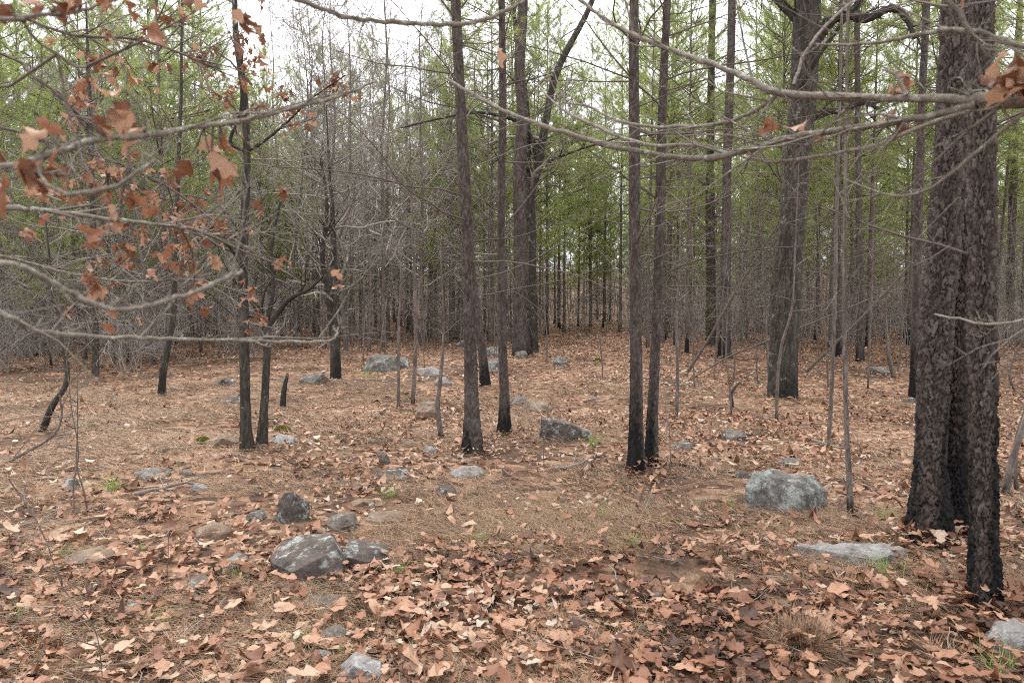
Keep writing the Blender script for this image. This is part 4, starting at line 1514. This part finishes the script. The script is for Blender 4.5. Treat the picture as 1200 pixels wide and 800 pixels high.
rk = [
    (383, 592, 421, 621, 'rock_grey', 'small grey rock just behind the split boulder'),
    (424, 594, 476, 613, 'rock_tan', 'flat tan rock to the side of the small grey one behind the split boulder'),
    (412, 580, 440, 594, 'rock_tan', 'low pinkish stone showing through leaves behind the split boulder'),
    (466, 414, 481, 432, 'rock_lichen', 'small pale rock leaning on the mossy boulder'),
    (482, 425, 520, 442, 'rock_pale', 'low pale rock behind the bare sapling'),
    (488, 461, 513, 491, 'rock_tan', 'tan upright rock beside the crooked dark sapling'),
    (510, 437, 527, 452, 'rock_pale', 'small whitish rock behind the crooked dark sapling'),
    (563, 402, 587, 417, 'rock_lichen', 'pale boulder behind the straight dark pine'),
    (565, 415, 590, 436, 'rock_grey', 'grey boulder in front of the pale one behind the straight dark pine'),
    (604, 408, 618, 420, 'rock_grey', 'small grey rock at the foot of the tall grey pine'),
    (598, 460, 620, 475, 'rock_grey', 'grey stone beside the slim pine'),
    (612, 464, 646, 484, 'rock_tan', 'low stone with leaves round it beyond the dark slab'),
    (440, 545, 484, 563, 'rock_dark', 'flat blue grey stone below the straight dark pine'),
    (530, 542, 566, 560, 'rock_pale', 'pale flat stone at the foot of the straight dark pine'),
    (511, 564, 536, 582, 'rock_dark', 'small pointed grey stone in the straw'),
    (440, 522, 456, 544, 'rock_grey', 'small upright grey stone in the leaves'),
    (497, 519, 511, 531, 'rock_pale', 'tiny whitish stone beside the straight dark pine'),
    (231, 603, 271, 634, 'rock_tan', 'pinkish flat stone lying on the straw'),
    (74, 633, 141, 664, 'rock_tan', 'wide tan stone with a dark end'),
    (217, 669, 256, 691, 'rock_grey', 'grey stone by the green grass tuft'),
    (265, 644, 292, 661, 'rock_pale', 'small pale stone near the split boulder'),
    (350, 688, 412, 717, 'rock_grey', 'flat grey slab below the split boulder'),
    (376, 724, 412, 752, 'rock_grey', 'round grey stone between two flat slabs'),
    (396, 754, 458, 798, 'rock_pale', 'broad pale bluish slab sunk in the deep leaves'),
    (330, 783, 368, 808, 'rock_grey', 'grey stone beside the broad pale bluish slab'),
    (370, 752, 392, 776, 'rock_lichen', 'small lichened stone by the broad pale bluish slab'),
    (352, 432, 386, 451, 'rock_grey', 'low grey stone beside the dark bare hardwood'),
    (255, 439, 276, 452, 'rock_dark', 'low dark stone behind the twin oak stems'),
    (262, 461, 286, 473, 'rock_dark', 'dark flat stone close behind the twin oak stems'),
    (244, 504, 284, 524, 'rock_tan', 'brown stone with moss beside the twin oak stems'),
    (318, 505, 348, 522, 'rock_pale', 'pale stone at the foot of the shorter twin stem'),
    (845, 498, 876, 516, 'rock_grey', 'flat blue grey stone between the pair of pines and the large oak'),
    (792, 513, 816, 527, 'rock_grey', 'half hidden stone beside the pair of pines'),
    (1015, 425, 1042, 439, 'rock_grey', 'low stone beyond the two straight saplings'),
    (914, 532, 936, 546, 'rock_lichen', 'small stone just behind the lone lichened boulder'),
    (612, 630, 642, 650, 'rock_tan', 'small pale stone alone in the leaves below the slim pine'),
    (74, 554, 92, 574, 'rock_lichen', 'small bluish stone by the whip-thin seedling'),
    (160, 543, 204, 562, 'rock_grey', 'flat grey stone lying in the open straw'),
    (224, 562, 242, 576, 'rock_pale', 'small pale stone beside a weathered twig'),
    (290, 592, 312, 610, 'rock_grey', 'sunken grey stone left of the upright pointed rock'),
    (648, 414, 664, 428, 'rock_moss', 'small mossy stone at the edge of the leafy lane'),
    (760, 692, 776, 704, 'rock_grey', 'small blue grey stone in the deep leaves'),
    (654, 682, 672, 692, 'rock_pale', 'little whitish stone in the deep leaves'),
    (1056, 462, 1072, 474, 'rock_dark', 'dark stone at the foot of the dark pine'),
    (860, 548, 880, 560, 'rock_dark', 'small black stone tucked against the lone lichened boulder'),
    (536, 396, 560, 408, 'rock_lichen', 'far pale boulder behind the bare sapling'),
    (491, 380, 513, 390, 'rock_pale', 'far whitish boulder near the burnt leaning stub'),
]
for k, (a, b, c, d, mt, lab) in enumerate(rk):
    rock(a - 2, b + 0.12 * (d - b), c + 2, d, mt, lab, 20 + k, None, 0.85)

_rr = random.Random(88)
for k in range(18):
    x, y = _rr.uniform(60, 440), _rr.uniform(515, 735)
    if k > 12:
        x, y = _rr.uniform(460, 1000), _rr.uniform(470, 560)
    w_ = _rr.uniform(11, 26) * (0.6 + 0.6 * (y - 480) / 250 if k <= 12 else 0.7)
    left = k <= 12
    o = rock(x, y - 0.35 * w_, x + w_, y, _rr.choice(('rock_grey', 'rock_tan', 'rock_dark', 'rock_lichen')),
             'small flat stone half sunk in the straw around the split boulder' if left else 'small flat stone half sunk in the leaves near the pines of the clearing', 120 + k, None, 0.9)
    o['group'] = 'small stones around the split boulder' if left else 'small stones in the clearing'


# moss cushions
def cushion(px, py, wpx, label, seed):
    p = on_ground(px, py)
    rng = np.random.default_rng(seed)
    s = wpx * 0.5 * p[1] / F_PX
    n = 420
    a, rr = rng.uniform(0, 6.283, n), np.sqrt(rng.random(n))
    x, y = rr * np.cos(a) * s, rr * np.sin(a) * s * 0.8
    z = 0.75 * s * np.sqrt(np.clip(1 - rr ** 2, 0, 1)) + 0.01
    mb = MB()
    pv, pt = needle_proto(rng, 7, 0.12)
    scatter(mb, pv, pt, np.column_stack([x, y, z]), rot_from_z(np.column_stack([x, y, z + 0.5 * s]), rng.uniform(0, 6, n)), 0.02 * rng.uniform(0.7, 1.2, n), rng.random(n))
    tag(link('moss_cushion', mb.mesh('moss_cushion', M['moss']), None, p), label, 'moss')


cushion(238, 519, 16, 'yellow green moss cushion by the brown stone', 1)
cushion(331, 507, 20, 'green moss on the ground by the shorter twin stem', 2)
cushion(700, 424, 10, 'small mossy lump in the leafy lane', 3)


# ------------------------------------------------------------------ grass tufts
def grass_mesh(seed, n, L, spread, mat, wid=0.0022, tlo=0.2, thi=1.0):
    rng = np.random.default_rng(seed)
    mb = MB()
    for k in range(n):
        az = rng.uniform(0, 6.283)
        out = abs(rng.normal(0, spread))
        l = L * rng.uniform(0.5, 1.15)
        d = np.array([math.cos(az) * out, math.sin(az) * out, 1.0])
        d = unit(d)
        p = np.array([rng.normal(0, 0.16 * L), rng.normal(0, 0.16 * L), -0.01])
        s = np.array([-math.sin(az), math.cos(az), 0]) * wid
        V = []
        for q in range(4):
            t = q / 3
            c = p + d * l * t + np.array([math.cos(az), math.sin(az), -0.6]) * (0.55 * out + 0.15) * l * t * t * 0.6
            wq = 1 - t * 0.9
            V += [c - s * wq, c + s * wq]
        mb.add(V, quads=[(0, 1, 3, 2), (2, 3, 5, 4), (4, 5, 7, 6)], tint=rng.uniform(tlo, thi))
    return mb.mesh('grass_tuft', M[mat])


GRASS = [grass_mesh(k, 60, 0.12, 0.7, 'grass', 0.0016, 0.05, 1.0) for k in range(3)]
for k, (px, py, wpx, lab) in enumerate((
    (133, 574, 30, 'green grass tuft by the small bluish stone'), (75, 655, 26, 'green grass tuft left of the wide tan stone'), (276, 678, 32, 'bright green grass tuft by the small pale stone'),
    (188, 728, 26, 'green grass tuft beside the grey fallen stick'), (350, 756, 26, 'green grass tuft by the round grey stone'), (24, 728, 34, 'spreading grass tuft in the leaves beneath the arching cane'),
    (472, 673, 26, 'green grass tuft at the end of the split boulder'), (456, 582, 22, 'green grass tuft by the flat tan rock'), (564, 634, 24, 'thin green grass tuft in the open straw'),
    (736, 640, 26, 'pale grass tuft below the pair of pines'), (1034, 674, 40, 'pale green grass tuft in front of the long low slab'), (1178, 790, 46, 'green grass tuft beside the pale cracked rock'),
    (430, 442, 16, 'short grass by the mossy pale boulder'), (694, 522, 22, 'green grass patch below the dark slab'), (395, 770, 24, 'green grass tuft against the small lichened stone'),
    (704, 608, 20, 'thin grass tuft in the straw below the pair of pines'), (1036, 610, 26, 'low grass tuft beside the tall bare sapling'), (478, 768, 20, 'green blades next to the broad pale bluish slab'),
    (110, 765, 22, 'green blades under the arching cane'), (855, 595, 18, 'low grass at the edge of the lone lichened boulder'), (165, 650, 20, 'grass blades behind the wide tan stone'))):
    p = on_ground(px, py)
    s = 1.75 * wpx * p[1] / F_PX / 0.17
    ROCK_SPOTS.append((p[0], p[1], 0.3 * wpx * p[1] / F_PX))
    tag(link('grass_tuft', GRASS[k % 3], None, p, (0, 0, k * 1.1), (s, s, s * 0.8)), lab, 'grass')
dry = grass_mesh(40, 1100, 0.17, 1.3, 'drygrass', 0.0013, 0.0, 0.45)
p = on_ground(938, 760)
tag(link('dry_grass_clump', dry, None, p, (0, 0, 0.4), (1.5, 1.5, 1.25)), 'dense round clump of dead brown grass', 'grass')
dry2 = grass_mesh(41, 90, 0.2, 0.9, 'drygrass', 0.0016, 0.3, 1.0)
for k, (px, py, s, lab) in enumerate(((655, 730, 1.0, 'wispy dead grass in the deepest leaves'), (1000, 690, 0.9, 'wispy dead grass in front of the long low slab'), (340, 680, 0.7, 'dead grass against the dark rock of the split boulder'),
                                      (510, 592, 0.8, 'dry needle heaped grass behind the pointed grey stone'), (215, 765, 1.0, 'wispy dead grass near the grey fallen stick'), (840, 650, 0.9, 'wispy dead grass below the lone lichened boulder'),
                                      (50, 590, 1.1, 'tall wispy dead grass on the open straw'), (1105, 775, 0.9, 'flattened dead grass by the charred pine'), (430, 500, 1.2, 'brown dead grass behind the upright grey stone'))):
    p = on_ground(px, py)
    tag(link('dry_grass', dry2, None, p, (0, 0, k * 2.0), (s, s, s * 0.8)), lab, 'grass')


# ------------------------------------------------------------------ fallen sticks
def stick(pts, r, label, seed, mat='deadwood', tw=2, name='fallen_stick'):
    rng = np.random.default_rng(seed)
    G = np.array([on_ground(x, y) for x, y in pts])
    foot = G[0].copy()
    G = G - foot + np.array([0, 0, r * 0.9 + 0.012])
    S = spline(G, 14)
    S[1:-1] += rng.normal(0, r * 0.5, (12, 3)) * np.array([1, 1, 0.3])
    mb = MB()
    tube(mb, S, r * np.linspace(1, 0.4, 14) * (1 + rng.normal(0, 0.1, 14)), 7, tint=rng.uniform(0.2, 0.8))
    for k in range(tw):
        i = int(rng.integers(3, 12))
        d = unit(S[i + 1] - S[i])
        nd = jitter_dir(d, 0.7, rng)
        nd[2] = abs(nd[2]) * 0.4
        grow(mb, S[i], nd, rng.uniform(0.1, 0.3), r * 0.4, 1, rng, DEAD)
    tag(link(name, mb.mesh(name, M[mat]), None, foot), label, 'stick')


stick([(138, 733), (165, 714), (190, 698), (210, 690)], 0.012, 'grey fallen stick with a broken fork', 1)
stick([(175, 747), (205, 744), (240, 735)], 0.007, 'thin pale stick below the forked one', 2)
stick([(158, 583), (190, 576), (215, 570), (240, 573)], 0.02, 'dark weathered branch lying beyond the pinkish stone', 3, 'deadwood', 5)
stick([(650, 552), (672, 548), (690, 540), (708, 532)], 0.014, 'dead branch lying between the slim pine and the pair of pines', 4, 'deadwood', 5)
stick([(725, 610), (745, 603), (765, 597)], 0.012, 'weathered stick in front of the pair of pines', 5)
stick([(455, 515), (485, 514), (510, 512)], 0.006, 'thin stick lying by the crooked dark sapling', 6)
stick([(860, 487), (880, 490), (905, 492)], 0.01, 'short stick before the large oak', 7, 'deadwood', 4)
stick([(945, 515), (975, 525), (1000, 530)], 0.015, 'broken grey branch by the further straight sapling', 8, 'deadwood', 5)
stick([(1060, 590), (1090, 600), (1130, 612)], 0.007, 'thin stick behind the three grouped pines', 9)
stick([(750, 440), (790, 452), (830, 448)], 0.012, 'low branch lying behind the pair of pines', 10, 'deadwood', 6)
stick([(200, 455), (215, 459), (232, 458)], 0.02, 'short dark log by the leaning bare hardwood', 11, 'deadwood', 1)
stick([(690, 470), (710, 466), (735, 468)], 0.012, 'dark stick lying in the leafy lane', 12)
stick([(860, 700), (900, 692), (930, 694)], 0.005, 'thin stick in the leaves before the dead grass clump', 13)
stick([(610, 760), (640, 756), (668, 748)], 0.005, 'thin twig on the deepest leaves', 14)
stick([(1060, 700), (1090, 712), (1118, 716)], 0.006, 'thin twig on straw near the charred pine', 15)
stick([(20, 620), (50, 612), (85, 615)], 0.006, 'thin twig on the open straw', 16, 'deadwood', 4)

# ------------------------------------------------------------------ the overhanging oaks either side of the viewer
_ho = np.random.default_rng(33)
HANG = []
for q in range(10):
    v, t = leaf_proto(14, _ho, 2.0, 2.8, 0.25)
    for ti in (0.15, 0.5, 0.85):
        b = MB()
        b.add(v + np.array([0.5, 0, 0]), tris=t, tint=ti)
        HANG.append(b.mesh('leaf', M['hang']))


def hang_leaf(o, foot, p, size, rng, droop=0.9, branches=(), own_twig=True):
    """one dry leaf hung by its stalk end at p, a sub-part of the branch that carries it"""
    from mathutils import Matrix
    p = np.asarray(p, float) - foot
    bo, S = min(branches, key=lambda b: np.min(((b[1][:, :3] - p) ** 2).sum(1)))
    if own_twig:
        q = S[int(np.argmin(((S[:, :3] - p) ** 2).sum(1))), :3]
        L = np.linalg.norm(p - q)
        if L > 0.004:
            mb = MB()
            m = (p + q) / 2 + rng.normal(0, 0.12 * L, 3)
            tube(mb, spline(np.array([q, m, p]), 6), np.linspace(0.0022, 0.0013, 6), 4, tint=0.4)
            link('twig', mb.mesh('twig', M['twigdark']), bo)
    az = rng.uniform(0, 6.283)
    d = unit(np.array([math.cos(az), math.sin(az), -droop * rng.uniform(0.1, 1.8)]))
    s = unit(np.cross(d, rng.normal(size=3)))
    n = np.cross(d, s)
    Mx = Matrix(np.column_stack([d, s, n]).tolist()).to_4x4()
    lo = link('leaf', HANG[int(rng.integers(0, len(HANG)))], bo)
    lo.matrix_local = Matrix.Translation(p) @ Mx @ Matrix.Scale(float(size), 4)


def leaf_clusters(foot, br, n, size, rng, t0=0.3):
    """twigs off a branch, each ending in a bunch of dry leaves"""
    bo, S = br
    for k in range(n):
        i = int(len(S) * (t0 + (0.98 - t0) * rng.random()))
        i = min(len(S) - 2, i)
        d = jitter_dir(unit(S[i + 1, :3] - S[i, :3]), rng.uniform(0.4, 1.2), rng)
        tips = []
        mb = MB()
        grow(mb, S[i, :3], d, rng.uniform(0.12, 0.42), 0.0034, 1, rng, dict(GNARL, levels=2, n=(4, 3), sides=(4, 4, 3), rmin=0.0019), tips)
        link('twig', mb.mesh('twig', M['twigdark']), bo)
        for p, dd, lv in tips:
            for q in range(int(rng.integers(1, 4)) if lv > 1 else 1):
                hang_leaf(None, np.zeros(3), p, size * rng.uniform(0.55, 1.25), rng, 1.2, (br,), False)


def overhang(name, label, foot_xy, H, r0, seed):
    x, y = foot_xy
    foot = np.array([x, y, gz(x, y)])
    o = thing(name, label, 'tree', foot)
    path, rad = trunk_line(seed, H, r0, lean=0.05, n=9)
    tm, S = trunk_mesh('trunk', path, rad, M['oak'], 30, 0.03, 'oak', seed, depth=0.004)
    link('trunk', tm, o)
    placed.append((x, y))
    return o, foot


oR, fR = overhang('overhanging_oak', 'leafless oak reaching long pale branches across in front of the pines', (2.05, 1.45), 5.0, 0.06, 801)
RB = [
    ([(1560, 70, 1.45, 34), (1330, 100, 1.42, 26), (1200, 117, 1.45, 20), (1165, 117, 1.5, 17), (1080, 115, 1.6, 11), (1000, 114, 1.7, 9.5), (912, 108, 1.85, 10), (870, 90, 1.95, 8), (830, 73, 2.05, 7), (797, 63, 2.15, 7), (765, 50, 2.2, 6), (733, 37, 2.3, 5.5), (700, 16, 2.4, 5), (670, -8, 2.5, 5)], 5),
    ([(1145, 122, 1.52, 11), (1100, 134, 1.58, 10), (1050, 143, 1.65, 9), (990, 152, 1.75, 9), (930, 160, 1.85, 9), (880, 174, 1.95, 8), (840, 184, 2.0, 8), (800, 185, 2.1, 7.5), (730, 174, 2.2, 7), (660, 155, 2.3, 6.5), (620, 142, 2.4, 6), (580, 125, 2.5, 5.5), (545, 105, 2.6, 4.5), (520, 90, 2.7, 3)], 6),
    ([(912, 108, 1.85, 7), (900, 120, 1.88, 6), (870, 137, 1.95, 5.5), (835, 147, 2.0, 5), (800, 148, 2.1, 4.5), (760, 148, 2.2, 4), (720, 140, 2.3, 3.5), (690, 125, 2.4, 3), (660, 120, 2.5, 2)], 3),
    ([(1140, 128, 1.53, 6), (1070, 152, 1.6, 6), (1025, 171, 1.7, 5), (960, 183, 1.8, 4.5), (905, 190, 1.9, 4), (870, 184, 2.0, 3)], 2),
    ([(860, 182, 1.98, 5), (820, 170, 2.05, 5), (770, 171, 2.1, 4.5), (730, 162, 2.2, 4.5), (690, 145, 2.3, 4), (655, 125, 2.4, 3), (630, 100, 2.5, 2)], 2),
    ([(1560, -60, 1.45, 16), (1330, 20, 1.42, 10), (1240, 60, 1.42, 9), (1170, 46, 1.5, 7), (1150, 38, 1.5, 7), (1120, 35, 1.55, 6.5), (1090, 38, 1.6, 6), (1040, 48, 1.7, 5), (1000, 52, 1.8, 4), (955, 52, 1.9, 2.5)], 3),
    ([(1560, -220, 1.45, 14), (1300, -120, 1.4, 9), (1180, -60, 1.4, 8), (1110, -10, 1.45, 7), (1125, 15, 1.45, 6.5), (1140, 42, 1.45, 6), (1155, 66, 1.5, 5)], 2),
    ([(1300, 100, 1.42, 8), (1240, 108, 1.42, 7), (1200, 133, 1.45, 5), (1165, 162, 1.5, 4.5), (1130, 190, 1.55, 4.5), (1095, 218, 1.6, 4), (1070, 228, 1.65, 3.5), (1040, 228, 1.7, 3), (990, 210, 1.8, 2)], 3),
    ([(1010, 112, 1.7, 4), (995, 118, 1.72, 3), (988, 160, 1.75, 2)], 0),
    ([(1330, 300, 1.42, 6), (1240, 370, 1.5, 5), (1200, 375, 1.55, 4), (1160, 380, 1.6, 3.5), (1120, 373, 1.7, 3), (1095, 368, 1.75, 2)], 1),
    ([(1062, 112, 1.6, 5), (1050, 88, 1.62, 4), (1035, 82, 1.64, 3)], 0),
    ([(930, 100, 1.85, 4), (945, 60, 1.9, 4), (975, 22, 2.0, 4), (1010, -5, 2.1, 3.5)], 1),
]
RS = []
for k, (pp, tw) in enumerate(RB):
    RS.append(pixel_branch(oR, fR, pp, M['twig'], 820 + k, dict(GNARL, levels=2, n=(3, 2), sides=(5, 4, 3)), tw * 3, 0.35 + 0.05 * (k % 5), 9, 0.3, 14))
_r = np.random.default_rng(44)
for px, py, Y, s in ((1165, 92, 1.4, 0.07), (1180, 78, 1.4, 0.08), (1195, 60, 1.38, 0.08), (1150, 90, 1.42, 0.06), (1190, 95, 1.4, 0.07), (1175, 60, 1.4, 0.07), (1200, 85, 1.4, 0.08), (1210, 70, 1.4, 0.08), (1185, 85, 1.42, 0.07),
                     (1052, 84, 1.64, 0.055), (1066, 92, 1.64, 0.05), (1040, 100, 1.66, 0.04), (1052, 128, 1.66, 0.05), (1058, 142, 1.66, 0.055), (895, 140, 1.9, 0.06), (906, 146, 1.9, 0.05),
                     (948, 140, 1.85, 0.06), (962, 150, 1.85, 0.05), (576, 48, 2.5, 0.09), (1128, 0, 1.45, 0.05)):
    hang_leaf(oR, fR, at(px, py, Y), s, _r, 0.9, RS)

oL, fL = overhang('overhanging_oak', 'oak hung with dry russet leaves reaching in across the grey brush', (-2.0, 1.5), 4.6, 0.05, 802)
LB = [
    ([(-520, 240, 1.5, 20), (-250, 225, 1.3, 12), (0, 196, 1.15, 9), (60, 180, 1.15, 8.5), (110, 165, 1.2, 8), (160, 160, 1.25, 7.5), (220, 151, 1.3, 7), (283, 142, 1.4, 6.5), (350, 125, 1.5, 5.5), (400, 112, 1.6, 4.5), (440, 95, 1.7, 3)], 2),
    ([(-520, 300, 1.5, 14), (-200, 250, 1.5, 9), (0, 245, 1.6, 7), (57, 247, 1.6, 6.5), (133, 258, 1.7, 6), (200, 265, 1.8, 5), (240, 272, 1.9, 4.5), (275, 282, 2.0, 4), (300, 300, 2.1, 3)], 7),
    ([(-520, 330, 1.5, 14), (-200, 280, 1.15, 9), (0, 307, 1.05, 8), (35, 318, 1.05, 7.5), (67, 334, 1.08, 7), (105, 354, 1.1, 7), (140, 362, 1.12, 6.5), (175, 358, 1.15, 6.5), (207, 349, 1.2, 6), (250, 333, 1.25, 5.5), (284, 317, 1.3, 4.5)], 0),
    ([(-520, 380, 1.5, 14), (-200, 310, 1.3, 9), (0, 367, 1.3, 8), (33, 385, 1.35, 6.5), (83, 393, 1.4, 6), (167, 396, 1.5, 5), (230, 398, 1.6, 4.5), (300, 400, 1.7, 4), (350, 400, 1.8, 3.5), (385, 399, 1.85, 3), (396, 388, 1.9, 2.5), (396, 368, 1.9, 2)], 4),
    ([(45, 185, 1.15, 5), (48, 205, 1.12, 6), (60, 222, 1.1, 6), (95, 228, 1.08, 6), (130, 220, 1.08, 5.5), (155, 205, 1.08, 5), (182, 188, 1.1, 4)], 0),
    ([(-520, 60, 1.5, 14), (-200, 20, 2.0, 8), (0, 63, 2.4, 4), (40, 90, 2.4, 4.5), (70, 112, 2.4, 5), (90, 133, 2.4, 5), (108, 165, 2.4, 5), (130, 205, 2.4, 4.5), (165, 235, 2.5, 4), (210, 262, 2.6, 3.5), (260, 290, 2.7, 3)], 12),
    ([(-300, -20, 1.3, 7), (0, 22, 1.3, 6), (25, 20, 1.3, 5.5), (70, 16, 1.35, 5), (110, 8, 1.4, 4), (150, -6, 1.45, 3)], 1),
    ([(25, 22, 1.3, 3.5), (45, 50, 1.35, 3.5), (75, 70, 1.4, 3.5), (95, 80, 1.45, 3.5), (110, 75, 1.5, 2.5)], 1),
    ([(-520, -100, 1.5, 13), (0, -60, 1.5, 9), (200, -40, 1.5, 7.5), (345, -2, 1.5, 6.5), (400, 19, 1.55, 6), (470, 27, 1.6, 6), (545, 28, 1.65, 6), (590, 14, 1.7, 5), (622, -4, 1.75, 4)], 2),
    ([(-300, 90, 2.2, 7), (0, 150, 2.6, 4), (50, 165, 2.7, 4), (120, 185, 2.8, 3.5), (190, 215, 2.9, 3), (250, 258, 3.0, 2.5)], 9),
    ([(-300, -30, 2.4, 8), (0, 15, 3.0, 4), (80, 40, 3.1, 4), (170, 48, 3.2, 3.5), (240, 75, 3.3, 3), (255, 80, 3.4, 2)], 12),
    ([(152, 165, 1.25, 4), (150, 195, 1.25, 4), (145, 225, 1.3, 3.5), (138, 258, 1.35, 2.5)], 1),
    ([(165, 395, 1.5, 3.5), (185, 375, 1.52, 3), (205, 352, 1.55, 2)], 0),
    ([(-300, 240, 2.4, 8), (0, 300, 2.8, 4), (70, 318, 2.9, 4), (150, 330, 3.0, 4), (230, 328, 3.1, 3), (290, 345, 3.2, 2)], 10),
]
LS = []
for k, (pp, tw) in enumerate(LB):
    LS.append(pixel_branch(oL, fL, pp, M['twig'] if k not in (5, 9, 10) else M['twigdark'], 850 + k, dict(GNARL, levels=2, n=(4, 3), sides=(5, 4, 3)), int(tw * 1.6) + 1, 0.4 + 0.04 * (k % 4), 9, 0.35, 14))
_r = np.random.default_rng(45)
for px, py, Y, s in ((80, -4, 1.35, 0.065), (95, 2, 1.36, 0.06), (132, -6, 1.4, 0.075), (142, -4, 1.42, 0.06), (215, -12, 1.5, 0.07), (228, -14, 1.5, 0.065), (145, 105, 1.25, 0.05), (152, 120, 1.25, 0.06), (160, 132, 1.25, 0.06), (150, 148, 1.26, 0.055),
                     (108, 130, 1.2, 0.05), (115, 145, 1.2, 0.05), (42, 140, 1.15, 0.055), (50, 150, 1.15, 0.06), (10, 200, 1.1, 0.06), (22, 195, 1.1, 0.075), (35, 190, 1.12, 0.06), (70, 190, 1.15, 0.05), (78, 195, 1.15, 0.045), (58, 185, 1.15, 0.06),
                     (225, 180, 1.35, 0.075), (245, 178, 1.35, 0.08), (232, 170, 1.36, 0.06), (255, 168, 1.38, 0.07), (265, 180, 1.38, 0.065), (250, 185, 1.36, 0.07), (326, 215, 1.9, 0.05), (332, 222, 1.9, 0.05), (155, 225, 1.3, 0.05), (180, 235, 1.8, 0.06), (190, 245, 1.8, 0.06), (150, 232, 1.3, 0.04), (18, 4, 1.32, 0.055), (48, -4, 1.34, 0.06), (62, 6, 1.35, 0.05), (170, -8, 1.46, 0.06), (120, -2, 1.4, 0.055), (5, 210, 1.1, 0.07), (295, 235, 1.95, 0.05), (310, 245, 2.0, 0.04)):
    hang_leaf(oL, fL, at(px, py, Y), s * 0.88, _r, 0.9, LS)
# bunches further along the leafy branches
for bi, nn, s0 in ((5, 15, 0.047), (9, 11, 0.05), (10, 15, 0.05), (1, 5, 0.04), (13, 11, 0.055), (7, 3, 0.05)):
    leaf_clusters(fL, LS[bi], nn, s0, _r)
for br, nn in zip(LIMBS[64], (9, 5, 5)):
    leaf_clusters(None, br, nn, 0.085, _r, 0.35)


def build_twigs():
    rng = np.random.default_rng(13)
    mb = MB()
    for k in range(2600):
        y = 2 + 14 * rng.random() ** 1.3
        x = rng.uniform(-1, 1) * (0.72 * y + 1)
        L = 0.06 + rng.exponential(0.12)
        az = rng.uniform(0, 6.283)
        n = 4
        P = [np.array([x, y, 0.0])]
        for _ in range(n):
            az += rng.normal(0, 0.25)
            P.append(P[-1] + np.array([math.cos(az), math.sin(az), 0]) * L / n)
        P = np.array(P)
        P[:, 2] = gz_arr(P[:, 0], P[:, 1]) + rng.uniform(0.01, 0.06) + np.linspace(0, rng.normal(0, 0.03), n + 1)
        r = rng.uniform(0.0012, 0.0034)
        tube(mb, P, r * np.linspace(1, 0.5, n + 1), 4, tint=rng.random())
    o = link('twig_litter', mb.mesh('twig_litter', M['deadwood']), ground)
    o['kind'] = 'stuff'
    o['label'] = 'small dead twigs strewn over the leaves'


def build_blades():
    rng = np.random.default_rng(14)
    n = 26000
    Y = 2 + 13 * rng.random(n) ** 0.9
    X = rng.uniform(-1, 1, n) * (0.72 * Y + 1)
    k = np.array([fnoise(a, b, 0.9, 51) + 0.5 * fnoise(a, b, 3.0, 52) for a, b in zip(X, Y)])
    ok = rng.random(n) < np.clip((k - 0.22) * 2.2, 0, 1)
    X, Y = X[ok], Y[ok]
    n = len(X)
    p = np.column_stack([X, Y, gz_arr(X, Y)])
    az = rng.uniform(0, 6.283, n)
    L = rng.uniform(0.04, 0.13, n)
    out = rng.uniform(0.3, 1.6, n)
    d = np.column_stack([np.cos(az) * out, np.sin(az) * out, np.ones(n)])
    d /= np.linalg.norm(d, axis=1)[:, None]
    s_ = np.column_stack([-np.sin(az), np.cos(az), np.zeros(n)]) * 0.0016
    v = np.stack([p - s_, p + s_, p + d * L[:, None]], 1)
    mb = MB()
    mb.add(v.reshape(-1, 3), tris=np.arange(3 * n).reshape(-1, 3), tint=np.repeat(rng.uniform(0, 0.9, n), 3))
    o = link('sparse_grass', mb.mesh('sparse_grass', M['grass']), ground)
    o['kind'] = 'stuff'
    o['label'] = 'sparse thin green blades coming up through the leaves'


build_litter()
build_straw()
build_blades()
build_twigs()
